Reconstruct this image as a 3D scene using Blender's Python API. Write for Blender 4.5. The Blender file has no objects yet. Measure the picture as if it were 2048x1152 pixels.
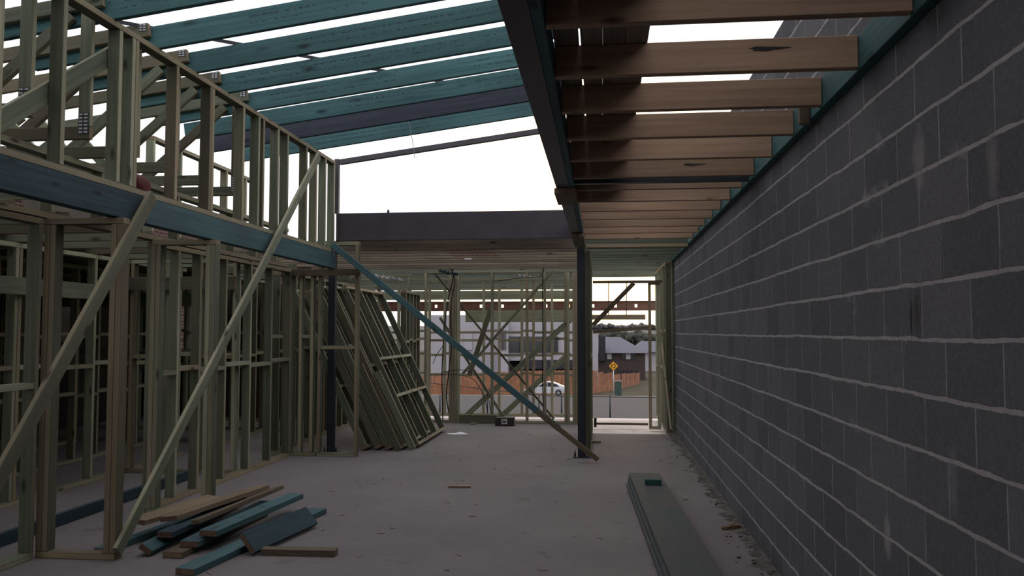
import bpy, bmesh, math, random
from mathutils import Vector, Matrix
random.seed(7)
S = bpy.context.scene
COL = S.collection
PI = math.pi
V = Vector

# ------------------------------------------------------------------ camera
cam = bpy.data.cameras.new('camera'); co = bpy.data.objects.new('camera', cam); COL.objects.link(co)
cam.sensor_fit = 'HORIZONTAL'; cam.sensor_width = 36.0; cam.lens = 36.0*1660/2048; cam.clip_end = 3000; cam.clip_start = 0.05
Xc = V((0.99425243, 0.10706123, 0.0)); Yc = V((0.00566758, -0.05263345, 0.99859782)); Fc = V((-0.10691111, 0.9928583, 0.05293772))
R = Matrix((Xc, Yc, -Fc)).transposed().to_4x4(); R.translation = V((0,0,1.58)); co.matrix_world = R
S.camera = co
CAM = V((0,0,1.58))
def ray(x, y): return Xc*((x-1024)/1660)+Yc*((576-y)/1660)+Fc
def at(x, y, ax, v):
    d = ray(x, y); i = 'XYZ'.index(ax); return CAM + d*((v-CAM[i])/d[i])

# ------------------------------------------------------------------ materials
def new_mat(name):
    m = bpy.data.materials.new(name); m.use_nodes = True
    nt = m.node_tree; b = nt.nodes['Principled BSDF']
    return m, nt, b
def N(nt, typ, **kw):
    n = nt.nodes.new(typ)
    for k, v in kw.items():
        if k.startswith('i_'): n.inputs[k[2:].replace('_', ' ')].default_value = v
        else: setattr(n, k, v)
    return n
def mixc(nt, fac, a, b, mode='MIX'):
    n = nt.nodes.new('ShaderNodeMix'); n.data_type = 'RGBA'; n.blend_type = mode
    L = nt.links
    for sock, val in ((n.inputs['Factor'], fac), (n.inputs['A'], a), (n.inputs['B'], b)):
        if hasattr(val, 'is_linked') or hasattr(val, 'links'): L.new(val, sock)
        elif isinstance(val, (tuple, list)): sock.default_value = (*val, 1)
        else: sock.default_value = val
    n.inputs['Factor'].default_value = fac if isinstance(fac, (int, float)) else 0.5
    return n.outputs['Result']
def colsock(n, name):
    return [s for s in n.inputs if s.name == name and s.type == 'RGBA'][0]
def mix(nt, fac, a, b, mode='MIX'):
    n = nt.nodes.new('ShaderNodeMix'); n.data_type = 'RGBA'; n.blend_type = mode
    f = n.inputs[0]; A = colsock(n, 'A'); B = colsock(n, 'B')
    for sock, val in ((f, fac), (A, a), (B, b)):
        if isinstance(val, bpy.types.NodeSocket): nt.links.new(val, sock)
        elif isinstance(val, (tuple, list)): sock.default_value = (*val[:3], 1)
        else: sock.default_value = val
    return [s for s in n.outputs if s.type == 'RGBA'][0]
def ramp(nt, src, p0, p1, c0=(0,0,0), c1=(1,1,1)):
    r = nt.nodes.new('ShaderNodeValToRGB')
    r.color_ramp.elements[0].position = p0; r.color_ramp.elements[1].position = p1
    r.color_ramp.elements[0].color = (*c0, 1); r.color_ramp.elements[1].color = (*c1, 1)
    nt.links.new(src, r.inputs[0]); return r.outputs[0]
def mapped(nt, scale, loc=(0,0,0), rnd=True):
    tc = nt.nodes.new('ShaderNodeTexCoord'); mp = nt.nodes.new('ShaderNodeMapping')
    mp.inputs['Scale'].default_value = scale; mp.inputs['Location'].default_value = loc
    if rnd:
        oi = nt.nodes.new('ShaderNodeObjectInfo'); mu = N(nt, 'ShaderNodeMath', operation='MULTIPLY'); mu.inputs[1].default_value = 37.0
        nt.links.new(oi.outputs['Random'], mu.inputs[0])
        va = N(nt, 'ShaderNodeVectorMath', operation='ADD')
        nt.links.new(tc.outputs['Object'], va.inputs[0]); nt.links.new(mu.outputs[0], va.inputs[1])
        nt.links.new(va.outputs[0], mp.inputs['Vector'])
    else:
        nt.links.new(tc.outputs['Object'], mp.inputs['Vector'])
    return mp.outputs[0]

def wood(name, light, dark, knot=(0.03,0.02,0.015), var=0.35, alt=None, rough=0.75, knots=1.0, stain=None, stamp=False):
    """sawn board: grain along local X, knots, board-to-board variation"""
    m, nt, b = new_mat(name)
    g = N(nt, 'ShaderNodeTexNoise', i_Scale=1.0, i_Detail=5.0, i_Roughness=0.6)
    nt.links.new(mapped(nt, (1.3, 38, 38)), g.inputs['Vector'])
    col = mix(nt, ramp(nt, g.outputs['Fac'], 0.34, 0.68), dark, light)
    if alt:
        oi = nt.nodes.new('ShaderNodeObjectInfo')
        col = mix(nt, ramp(nt, oi.outputs['Random'], 0.35, 0.95), col, mix(nt, 0.75, col, alt))
    big = N(nt, 'ShaderNodeTexNoise', i_Scale=1.0, i_Detail=3.0)
    nt.links.new(mapped(nt, (0.9, 4, 4)), big.inputs['Vector'])
    col = mix(nt, ramp(nt, big.outputs['Fac'], 0.3, 0.75), col, stain or tuple(c*0.6 for c in light), 'MIX') if stain else \
          mix(nt, 0.55, col, ramp(nt, big.outputs['Fac'], 0.25, 0.8, (0.45,0.45,0.45), (1.25,1.25,1.2)), 'MULTIPLY')
    if knots:
        v = N(nt, 'ShaderNodeTexVoronoi', i_Scale=1.0, feature='F1')
        nt.links.new(mapped(nt, (2.3, 7.0, 7.0)), v.inputs['Vector'])
        col = mix(nt, ramp(nt, v.outputs['Distance'], 0.05, 0.16*knots, (0.85,)*3, (0,0,0)), col, knot)
    if stamp:                                            # faint rows of mill stamping, too worn to read
        tc = nt.nodes.new('ShaderNodeTexCoord'); sx = nt.nodes.new('ShaderNodeSeparateXYZ'); nt.links.new(tc.outputs['Object'], sx.inputs[0])
        def mm(op, a, b_):
            n = nt.nodes.new('ShaderNodeMath'); n.operation = op
            for k, q in enumerate((a, b_)):
                if isinstance(q, bpy.types.NodeSocket): nt.links.new(q, n.inputs[k])
                else: n.inputs[k].default_value = q
            return n.outputs[0]
        rows = mm('MAXIMUM', mm('LESS_THAN', mm('ABSOLUTE', mm('ADD', sx.outputs['Y'], -0.03), 0), 0.008), mm('LESS_THAN', mm('ABSOLUTE', mm('ADD', sx.outputs['Y'], 0.022), 0), 0.007))
        d1 = N(nt, 'ShaderNodeTexNoise', i_Scale=1.0, i_Detail=2.0); nt.links.new(mapped(nt, (42, 60, 1)), d1.inputs['Vector'])
        d2 = N(nt, 'ShaderNodeTexNoise', i_Scale=1.0, i_Detail=1.0); nt.links.new(mapped(nt, (0.8, 0.1, 0.1)), d2.inputs['Vector'])
        msk = mm('MULTIPLY', mm('MULTIPLY', rows, mm('GREATER_THAN', d1.outputs['Fac'], 0.52)), mm('MULTIPLY', mm('GREATER_THAN', d2.outputs['Fac'], 0.52), 0.55))
        col = mix(nt, msk, col, knot)
    oi = nt.nodes.new('ShaderNodeObjectInfo')
    mr = N(nt, 'ShaderNodeMapRange'); mr.inputs['To Min'].default_value = 1-var; mr.inputs['To Max'].default_value = 1+var*0.7
    # a second hash so that tone and alternative colour are not tied together
    h = N(nt, 'ShaderNodeMath', operation='MULTIPLY'); h.inputs[1].default_value = 13.7
    f = N(nt, 'ShaderNodeMath', operation='FRACT')
    nt.links.new(oi.outputs['Random'], h.inputs[0]); nt.links.new(h.outputs[0], f.inputs[0]); nt.links.new(f.outputs[0], mr.inputs['Value'])
    col = mix(nt, 1.0, col, mr.outputs['Result'], 'MULTIPLY')
    nt.links.new(col, b.inputs['Base Color'])
    b.inputs['Roughness'].default_value = rough
    b.inputs['Specular IOR Level'].default_value = 0.25
    bu = N(nt, 'ShaderNodeBump'); bu.inputs['Strength'].default_value = 0.18; bu.inputs['Distance'].default_value = 0.004
    nt.links.new(g.outputs['Fac'], bu.inputs['Height']); nt.links.new(bu.outputs[0], b.inputs['Normal'])
    return m
def plain(name, col, rough=0.7, metal=0.0, noise=0.15, scale=6.0, bump=0.0, spec=0.3):
    m, nt, b = new_mat(name)
    n = N(nt, 'ShaderNodeTexNoise', i_Scale=scale, i_Detail=5.0)
    nt.links.new(mapped(nt, (1,1,1)), n.inputs['Vector'])
    c = mix(nt, ramp(nt, n.outputs['Fac'], 0.3, 0.72), tuple(x*(1-noise) for x in col), tuple(min(1, x*(1+noise)) for x in col))
    nt.links.new(c, b.inputs['Base Color'])
    b.inputs['Roughness'].default_value = rough; b.inputs['Metallic'].default_value = metal
    b.inputs['Specular IOR Level'].default_value = spec
    if bump:
        bu = N(nt, 'ShaderNodeBump'); bu.inputs['Strength'].default_value = bump; bu.inputs['Distance'].default_value = 0.01
        nt.links.new(n.outputs['Fac'], bu.inputs['Height']); nt.links.new(bu.outputs[0], b.inputs['Normal'])
    return m

M = {}
M['pine'] = wood('treated_pine', (0.185,0.20,0.142), (0.115,0.132,0.09), var=0.30, alt=(0.13,0.10,0.065))
M['pine_lit_edge'] = wood('lit_pine_edge', (0.36,0.345,0.245), (0.25,0.245,0.17), var=0.25, alt=(0.30,0.22,0.14))
M['pine_end'] = plain('pine_end_grain', (0.20,0.145,0.095), noise=0.25, scale=30)
M['blue'] = wood('blue_treated_lvl', (0.072,0.142,0.158), (0.043,0.092,0.107), knot=(0.01,0.013,0.017), var=0.22)
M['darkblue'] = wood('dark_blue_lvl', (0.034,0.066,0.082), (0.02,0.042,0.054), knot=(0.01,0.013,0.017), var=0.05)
M['blue_end'] = plain('lvl_end_grain', (0.16,0.095,0.065), noise=0.3, scale=40)
M['rafter'] = wood('teal_treated_pine', (0.068,0.158,0.168), (0.042,0.105,0.118), knot=(0.01,0.012,0.015), var=0.16, knots=1.35, stamp=True)
M['navy'] = wood('navy_treated_pine', (0.05,0.057,0.082), (0.032,0.038,0.058), knot=(0.008,0.008,0.012), var=0.1, knots=1.2)
M['warm'] = wood('untreated_pine', (0.375,0.255,0.18), (0.28,0.18,0.12), knot=(0.06,0.022,0.014), var=0.16, knots=0.9)
M['teal'] = wood('teal_ledger', (0.05,0.12,0.125), (0.03,0.08,0.085), knot=(0.02,0.04,0.04), var=0.1)
M['brown'] = wood('weathered_pine', (0.15,0.12,0.08), (0.10,0.078,0.053), var=0.25)
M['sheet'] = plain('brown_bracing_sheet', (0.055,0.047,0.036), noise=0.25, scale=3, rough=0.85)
M['tan'] = wood('tan_pine', (0.27,0.205,0.135), (0.19,0.14,0.09), var=0.12)
M['plank'] = wood('dark_scaffold_plank', (0.34,0.28,0.23), (0.22,0.18,0.15), var=0.25)
M['steel'] = plain('primed_steel', (0.062,0.055,0.068), rough=0.55, noise=0.2, scale=3, spec=0.4)
M['darksteel'] = plain('dark_painted_steel', (0.022,0.026,0.036), rough=0.5, noise=0.2, scale=3, spec=0.4)
M['ceil'] = wood('pale_ceiling_pine', (0.24,0.195,0.15), (0.15,0.12,0.09), var=0.22)
M['ceilgreen'] = wood('green_ceiling_pine', (0.15,0.165,0.125), (0.095,0.108,0.08), var=0.18)
M['dusty'] = wood('dust_covered_teal_board', (0.062,0.085,0.087), (0.04,0.058,0.062), var=0.08, stain=(0.082,0.075,0.074), knots=0)
M['galv'] = plain('galvanised_plate', (0.50,0.51,0.56), rough=0.5, metal=0.2, noise=0.2, scale=60)
M['platedark'] = plain('plate_slots', (0.06,0.06,0.06), rough=0.6)
M['black'] = plain('black_cable_sheath', (0.012,0.012,0.014), rough=0.5)
M['white'] = plain('white_plastic', (0.75,0.75,0.77), rough=0.5, noise=0.05)
M['red'] = plain('red_bag', (0.09,0.016,0.016), rough=0.6)

# concrete slab with stains, foot scuffs and dirt
def floor_mat():
    m, nt, b = new_mat('concrete_slab')
    co = mapped(nt, (1,1,1), rnd=False)
    n1 = N(nt, 'ShaderNodeTexNoise', i_Scale=0.7, i_Detail=6.0, i_Roughness=0.6); nt.links.new(co, n1.inputs['Vector'])
    n2 = N(nt, 'ShaderNodeTexNoise', i_Scale=14.0, i_Detail=6.0, i_Roughness=0.7); nt.links.new(co, n2.inputs['Vector'])
    n3 = N(nt, 'ShaderNodeTexNoise', i_Scale=3.1, i_Detail=2.0); nt.links.new(co, n3.inputs['Vector'])
    c = mix(nt, ramp(nt, n1.outputs['Fac'], 0.3, 0.7), (0.150,0.134,0.136), (0.200,0.181,0.180))
    c = mix(nt, ramp(nt, n2.outputs['Fac'], 0.25, 0.8), mix(nt, 0.18, c, (0.05,0.04,0.035)), c)
    c = mix(nt, ramp(nt, n3.outputs['Fac'], 0.66, 0.74, (0,0,0), (0.35,)*3), c, (0.06,0.047,0.04))
    # small dark footmarks
    v = N(nt, 'ShaderNodeTexVoronoi', i_Scale=1.0); nt.links.new(mapped(nt, (3.2,1.9,1), rnd=False), v.inputs['Vector'])
    c = mix(nt, ramp(nt, v.outputs['Distance'], 0.05, 0.12, (0.32,)*3, (0,0,0)), c, (0.055,0.046,0.042))
    nt.links.new(c, b.inputs['Base Color']); b.inputs['Roughness'].default_value = 0.85
    b.inputs['Specular IOR Level'].default_value = 0.2
    bu = N(nt, 'ShaderNodeBump'); bu.inputs['Strength'].default_value = 0.25; bu.inputs['Distance'].default_value = 0.01
    nt.links.new(n2.outputs['Fac'], bu.inputs['Height']); nt.links.new(bu.outputs[0], b.inputs['Normal'])
    return m
M['floor'] = floor_mat()

def brick_mat(name, axes, bw, rh, mortar, c1, c2, cm, off=(0,0), smear=True, warp=0.012, bump=0.7):
    m, nt, b = new_mat(name)
    tc = nt.nodes.new('ShaderNodeTexCoord'); sx = nt.nodes.new('ShaderNodeSeparateXYZ'); cx = nt.nodes.new('ShaderNodeCombineXYZ')
    nt.links.new(tc.outputs['Object'], sx.inputs[0])
    wn = N(nt, 'ShaderNodeTexNoise', i_Scale=3.0, i_Detail=4.0); nt.links.new(tc.outputs['Object'], wn.inputs['Vector'])
    for k, (a, o) in enumerate(zip(axes, off)):
        ad = N(nt, 'ShaderNodeMath', operation='ADD'); ad.inputs[1].default_value = o - warp/2
        nt.links.new(sx.outputs['XYZ'.index(a)], ad.inputs[0])
        if warp:
            mu = N(nt, 'ShaderNodeMath', operation='MULTIPLY_ADD'); mu.inputs[1].default_value = warp
            nt.links.new(wn.outputs['Fac'], mu.inputs[0]); nt.links.new(ad.outputs[0], mu.inputs[2])
            nt.links.new(mu.outputs[0], cx.inputs[k])
        else: nt.links.new(ad.outputs[0], cx.inputs[k])
    br = N(nt, 'ShaderNodeTexBrick', i_Scale=1.0); br.offset = 0.5
    br.inputs['Brick Width'].default_value = bw; br.inputs['Row Height'].default_value = rh
    br.inputs['Mortar Size'].default_value = mortar; br.inputs['Mortar Smooth'].default_value = 0.15
    br.inputs['Color1'].default_value = (*c1,1); br.inputs['Color2'].default_value = (*c2,1); br.inputs['Mortar'].default_value = (*cm,1)
    nt.links.new(cx.outputs[0], br.inputs['Vector'])
    fine = N(nt, 'ShaderNodeTexNoise', i_Scale=60.0, i_Detail=6.0, i_Roughness=0.7); nt.links.new(tc.outputs['Object'], fine.inputs['Vector'])
    col = mix(nt, 0.5, br.outputs['Color'], ramp(nt, fine.outputs['Fac'], 0.3, 0.75, (0.6,)*3, (1.35,)*3), 'MULTIPLY')
    if smear:
        pn = N(nt, 'ShaderNodeTexNoise', i_Scale=2.6, i_Detail=6.0, i_Roughness=0.65); nt.links.new(tc.outputs['Object'], pn.inputs['Vector'])
        col = mix(nt, ramp(nt, pn.outputs['Fac'], 0.60, 0.72, (0,0,0), (0.55,)*3), col, cm)
        tn = N(nt, 'ShaderNodeTexNoise', i_Scale=0.6, i_Detail=3.0); nt.links.new(tc.outputs['Object'], tn.inputs['Vector'])
        col = mix(nt, 0.5, col, ramp(nt, tn.outputs['Fac'], 0.3, 0.7, (0.75,0.75,0.78), (1.2,1.17,1.17)), 'MULTIPLY')
    nt.links.new(col, b.inputs['Base Color']); b.inputs['Roughness'].default_value = 0.92; b.inputs['Specular IOR Level'].default_value = 0.15
    ad = N(nt, 'ShaderNodeMath', operation='MULTIPLY_ADD'); ad.inputs[1].default_value = 0.25
    inv = N(nt, 'ShaderNodeMath', operation='SUBTRACT'); inv.inputs[0].default_value = 1.0
    nt.links.new(br.outputs['Fac'], inv.inputs[1]); nt.links.new(fine.outputs['Fac'], ad.inputs[0]); nt.links.new(inv.outputs[0], ad.inputs[2])
    bu = N(nt, 'ShaderNodeBump'); bu.inputs['Strength'].default_value = bump; bu.inputs['Distance'].default_value = 0.008
    nt.links.new(ad.outputs[0], bu.inputs['Height']); nt.links.new(bu.outputs[0], b.inputs['Normal'])
    return m
def block_mat():
    m, nt, b = new_mat('grey_concrete_blockwork'); L = nt.links
    tc = nt.nodes.new('ShaderNodeTexCoord'); sx = nt.nodes.new('ShaderNodeSeparateXYZ'); L.new(tc.outputs['Object'], sx.inputs[0])
    def mth(op, a, b_=None, c=None):
        n = nt.nodes.new('ShaderNodeMath'); n.operation = op
        for k, v in enumerate((a, b_, c)):
            if v is None: continue
            if isinstance(v, bpy.types.NodeSocket): L.new(v, n.inputs[k])
            else: n.inputs[k].default_value = v
        return n.outputs[0]
    def noise(scale, detail=4.0, rough=0.6, dist=0.0):
        n = N(nt, 'ShaderNodeTexNoise', i_Scale=scale, i_Detail=detail, i_Roughness=rough, i_Distortion=dist); L.new(tc.outputs['Object'], n.inputs['Vector']); return n.outputs['Fac']
    w1 = mth('MULTIPLY_ADD', noise(5.0), 0.022, -0.011); w2 = mth('MULTIPLY_ADD', noise(1.1, 2.0), 0.016, -0.008)
    z = mth('ADD', mth('ADD', mth('ADD', sx.outputs['Z'], 0.045), w1), w2)
    zr_ = mth('DIVIDE', z, 0.2); row = mth('FLOOR', zr_); fz = mth('FRACT', zr_)
    dz = mth('MULTIPLY', mth('MINIMUM', fz, mth('SUBTRACT', 1.0, fz)), 0.2)          # metres to the bed joint
    wy = mth('MULTIPLY_ADD', noise(9.0), 0.010, -0.005)
    jit = nt.nodes.new('ShaderNodeTexWhiteNoise'); jit.noise_dimensions = '1D'; L.new(row, jit.inputs['W'])
    y = mth('ADD', mth('ADD', mth('ADD', sx.outputs['Y'], 0.085), wy), mth('MULTIPLY_ADD', jit.outputs['Value'], 0.03, -0.015))
    par = mth('MULTIPLY', mth('MODULO', row, 2.0), 0.2)
    yr = mth('DIVIDE', mth('ADD', y, par), 0.4); col_i = mth('FLOOR', yr); fy = mth('FRACT', yr)
    dy = mth('MULTIPLY', mth('MINIMUM', fy, mth('SUBTRACT', 1.0, fy)), 0.4)
    tb = mth('MULTIPLY_ADD', noise(7.0, 6.0, 0.7), 0.016, 0.001); tp = mth('MULTIPLY_ADD', noise(6.0, 5.0, 0.7), 0.012, -0.0015)
    mb = mth('SMOOTH_MIN', mth('MAXIMUM', mth('MULTIPLY', mth('SUBTRACT', tb, dz), 350.0), 0.0), 1.0, 0.1)
    mp = mth('SMOOTH_MIN', mth('MAXIMUM', mth('MULTIPLY', mth('SUBTRACT', tp, dy), 350.0), 0.0), 1.0, 0.1)
    smear = mth('MULTIPLY', ramp(nt, noise(2.4, 7.0, 0.7, 0.6), 0.60, 0.70), mth('MAXIMUM', mth('SUBTRACT', 1.0, mth('MULTIPLY', mth('MINIMUM', dz, dy), 22.0)), 0.0))
    mor = mth('MINIMUM', mth('MAXIMUM', mth('MAXIMUM', mb, mth('MULTIPLY', mp, 0.85)), mth('MULTIPLY', smear, 0.8)), 1.0)
    wn = nt.nodes.new('ShaderNodeTexWhiteNoise'); wn.noise_dimensions = '2D'; cx = nt.nodes.new('ShaderNodeCombineXYZ'); L.new(row, cx.inputs[0]); L.new(col_i, cx.inputs[1]); L.new(cx.outputs[0], wn.inputs['Vector'])
    base = mix(nt, wn.outputs['Value'], (0.088,0.091,0.102), (0.122,0.123,0.135))
    fine = noise(55.0, 6.0, 0.75)
    base = mix(nt, 0.6, base, ramp(nt, fine, 0.3, 0.75, (0.6,)*3, (1.4,)*3), 'MULTIPLY')
    base = mix(nt, 0.6, base, ramp(nt, noise(0.55, 3.0), 0.3, 0.7, (0.78,0.80,0.84), (1.2,1.13,1.12)), 'MULTIPLY')
    chip = ramp(nt, noise(30.0, 2.0), 0.70, 0.76)
    base = mix(nt, mth('MULTIPLY', chip, 0.35), base, (0.17,0.16,0.165))
    mcol = mix(nt, noise(18.0, 4.0), (0.22,0.205,0.21), (0.40,0.37,0.375))
    c = mix(nt, mor, base, mcol)
    for (px, py), ry, rz, cc, st in (((1838,318),0.07,0.13,(0.25,0.23,0.235),0.7), ((1985,330),0.05,0.12,(0.24,0.22,0.225),0.6), ((1775,1075),0.05,0.10,(0.28,0.26,0.26),0.7), ((1905,960),0.05,0.14,(0.22,0.21,0.215),0.5), ((1372,430),0.3,0.1,(0.2,0.19,0.2),0.3), ((1822,625),0.016,0.11,(0.02,0.018,0.018),1.0), ((1835,625),0.05,0.11,(0.05,0.045,0.042),0.7)):
        p = at(px, py, 'X', 1.14)
        e = mth('ADD', mth('POWER', mth('DIVIDE', mth('ABSOLUTE', mth('SUBTRACT', sx.outputs['Y'], p.y)), ry), 2.0), mth('POWER', mth('DIVIDE', mth('ABSOLUTE', mth('SUBTRACT', sx.outputs['Z'], p.z)), rz), 2.0))
        msk = mth('MULTIPLY', mth('MAXIMUM', mth('SUBTRACT', 1.0, mth('ADD', e, mth('MULTIPLY_ADD', noise(16.0, 5.0, 0.7), 2.2, -1.1))), 0.0), st)
        c = mix(nt, mth('MINIMUM', msk, 0.9), c, cc)
    # open perpends left as dark slots here and there
    hole = mth('MULTIPLY', mth('GREATER_THAN', wn.outputs['Value'], 0.93), mth('GREATER_THAN', 0.004, mth('MULTIPLY', fy, 0.4)))
    c = mix(nt, hole, c, (0.012,0.012,0.013))
    L.new(c, b.inputs['Base Color']); b.inputs['Roughness'].default_value = 0.93; b.inputs['Specular IOR Level'].default_value = 0.12
    h = mth('ADD', mth('MULTIPLY', mor, -0.4), mth('MULTIPLY', fine, 0.35)); h = mth('ADD', h, mth('MULTIPLY', smear, 0.7))
    bu = N(nt, 'ShaderNodeBump'); bu.inputs['Strength'].default_value = 0.7; bu.inputs['Distance'].default_value = 0.01
    L.new(h, bu.inputs['Height']); L.new(bu.outputs[0], b.inputs['Normal'])
    return m
M['block'] = block_mat()
M['brick'] = brick_mat('red_brick', 'YZ', 0.24, 0.086, 0.010, (0.062,0.028,0.024), (0.045,0.022,0.02), (0.13,0.118,0.105), smear=False, warp=0)

# ------------------------------------------------------------------ objects
def props(o, label=None, cat=None, group=None, kind=None):
    if label: o['label'] = label
    if cat: o['category'] = cat
    if group: o['group'] = group
    if kind: o['kind'] = kind
    return o
def empty(name, loc, label, cat, group=None, kind='thing'):
    o = bpy.data.objects.new(name, None); o.empty_display_size = 0.1
    COL.objects.link(o); o.location = loc
    return props(o, label, cat, group, kind)
def attach(o, parent):
    if parent is not None:
        mw = o.matrix_basis.copy(); o.parent = parent
        o.matrix_basis = parent.matrix_basis.inverted() @ mw if parent.parent is None else (parent.parent.matrix_basis @ parent.matrix_basis).inverted() @ mw
MESH = {}
EDGES = {'pine':'pine_lit_edge'}                            # side light painted as a paler colour on the framing timber's narrow edges
def box_mesh(name, L, w, t, mat, endmat=None, bev=0.003):
    key = (name, round(L,4), round(w,4), round(t,4), mat, endmat)
    if key in MESH: return MESH[key]
    bm = bmesh.new(); bmesh.ops.create_cube(bm, size=1)
    for v in bm.verts: v.co = V((v.co.x*L, v.co.y*w, v.co.z*t))
    for f in bm.faces:
        if endmat and abs(f.normal.x) > 0.9: f.material_index = 1
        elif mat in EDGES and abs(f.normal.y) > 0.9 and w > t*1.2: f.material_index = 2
    b = min(bev, t*0.12)
    if b > 0: bmesh.ops.bevel(bm, geom=bm.edges[:], offset=b, segments=1, affect='EDGES')
    me = bpy.data.meshes.new(name); bm.to_mesh(me); bm.free()
    me.materials.append(M[mat]); 
    if endmat: me.materials.append(M[endmat])
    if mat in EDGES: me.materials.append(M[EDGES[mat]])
    MESH[key] = me
    return me
ENDS = {'blue':'blue_end','darkblue':'blue_end','rafter':'blue_end','navy':'blue_end','ceil':'pine_end','ceilgreen':'pine_end','teal':'blue_end','pine':'pine_end','warm':'pine_end','brown':'pine_end','tan':'blue_end'}
def board(name, p0, p1, w, t, wdir=(0,0,1), mat='pine', parent=None, bev=0.003):
    p0, p1 = V(p0), V(p1); x = p1-p0; L = x.length; x.normalize()
    y = V(wdir); y = (y - y.dot(x)*x).normalized(); z = x.cross(y)
    o = bpy.data.objects.new(name, box_mesh(name, L, w, t, mat, ENDS.get(mat), bev)); COL.objects.link(o)
    R = Matrix((x, y, z)).transposed().to_4x4(); R.translation = (p0+p1)/2
    o.matrix_basis = R
    attach(o, parent); return o
def bx(name, x0, x1, y0, y1, z0, z1, mat='pine', parent=None, bev=0.003):
    d = [x1-x0, y1-y0, z1-z0]; c = [(x0+x1)/2, (y0+y1)/2, (z0+z1)/2]
    a = d.index(max(d)); e = V((0,0,0)); e[a] = d[a]/2; c = V(c)
    r = [i for i in range(3) if i != a]; wi = r[0] if d[r[0]] >= d[r[1]] else r[1]; ti = [i for i in r if i != wi][0]
    wd = V((0,0,0)); wd[wi] = 1
    return board(name, c-e, c+e, d[wi], d[ti], wd, mat, parent, bev)
def mesh_obj(name, bm, mat, parent=None, loc=(0,0,0)):
    me = bpy.data.meshes.new(name); bm.to_mesh(me); bm.free()
    for mm in (mat if isinstance(mat, (list, tuple)) else [mat]): me.materials.append(M[mm] if isinstance(mm, str) else mm)
    o = bpy.data.objects.new(name, me); COL.objects.link(o); o.location = loc
    attach(o, parent); return o
def prism_bm(poly, y0, y1, axis='Y'):
    """extrude an outline (a,b) along axis"""
    bm = bmesh.new()
    def P(a, b, c): return {'Y': (a, c, b), 'X': (c, a, b), 'Z': (a, b, c)}[axis]
    A = [bm.verts.new(P(a, b, y0)) for a, b in poly]; B = [bm.verts.new(P(a, b, y1)) for a, b in poly]
    bm.faces.new(A); bm.faces.new(B[::-1]); n = len(poly)
    for i in range(n): bm.faces.new((A[i], B[i], B[(i+1)%n], A[(i+1)%n]))
    bmesh.ops.recalc_face_normals(bm, faces=bm.faces[:]); return bm
def add_box(bm, x0, x1, y0, y1, z0, z1):
    r = bmesh.ops.create_cube(bm, size=1)
    for v in r['verts']: v.co = V(((x0+x1)/2+v.co.x*(x1-x0), (y0+y1)/2+v.co.y*(y1-y0), (z0+z1)/2+v.co.z*(z1-z0)))
    return r['verts']
def add_cyl(bm, c, r, h, axis='Z', seg=16, r2=None):
    rr = bmesh.ops.create_cone(bm, cap_ends=True, segments=seg, radius1=r, radius2=r if r2 is None else r2, depth=h)
    R = {'Z': Matrix(), 'X': Matrix.Rotation(PI/2, 4, 'Y'), 'Y': Matrix.Rotation(PI/2, 4, 'X')}[axis]
    for v in rr['verts']: v.co = (R @ v.co) + V(c)
def tube(name, pts, r, mat, parent=None, seg=8, smooth=True):
    """tube along a smoothed polyline"""
    P = [V(p) for p in pts]
    if smooth and len(P) > 2:
        Q = []
        for i in range(len(P)-1):
            a = P[max(i-1,0)]; b = P[i]; c = P[i+1]; d = P[min(i+2, len(P)-1)]
            for k in range(6):
                t = k/6
                Q.append(0.5*((2*b)+(c-a)*t+(2*a-5*b+4*c-d)*t*t+(3*b-a-3*c+d)*t**3))
        Q.append(P[-1]); P = Q
    o0 = P[0].copy(); bm = bmesh.new(); rings = []
    for i, p in enumerate(P):
        d = (P[min(i+1, len(P)-1)]-P[max(i-1, 0)]).normalized()
        u = d.cross(V((0.3,0.2,1)) if abs(d.z) < 0.95 else V((1,0.2,0))).normalized(); w = d.cross(u)
        rings.append([bm.verts.new(p-o0+r*(math.cos(2*PI*k/seg)*u+math.sin(2*PI*k/seg)*w)) for k in range(seg)])
    for a, b in zip(rings, rings[1:]):
        for k in range(seg): bm.faces.new((a[k], a[(k+1)%seg], b[(k+1)%seg], b[k])).smooth = True
    bm.faces.new(rings[0][::-1]); bm.faces.new(rings[-1])
    bmesh.ops.recalc_face_normals(bm, faces=bm.faces[:])
    return mesh_obj(name, bm, mat, parent, o0)

# ------------------------------------------------------------------ setting: slab, block wall, ground
def struct(o, label, cat): return props(o, label, cat, kind='structure')
def slab(name, x0, x1, y0, y1, z0, z1, mat):
    bm = bmesh.new(); add_box(bm, x0, x1, y0, y1, z0, z1); return mesh_obj(name, bm, mat)
bm = bmesh.new()
pl = [(-9.6,-6.0),(1.33,-6.0),(1.33,13.12),(-0.25,13.12),(-0.25,14.47),(-9.6,14.47)]
o = mesh_obj('floor', prism_bm(pl, -0.2, 0.0, 'Z'), 'floor'); bm.free(); struct(o, 'grey concrete slab floor with footmarks and dirt', 'floor')
XW = 1.14
struct(slab('wall_right', XW, XW+0.19, -6.0, 13.17, 0.0, 3.52, 'block'), 'grey concrete block wall along the right side', 'wall')

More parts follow.
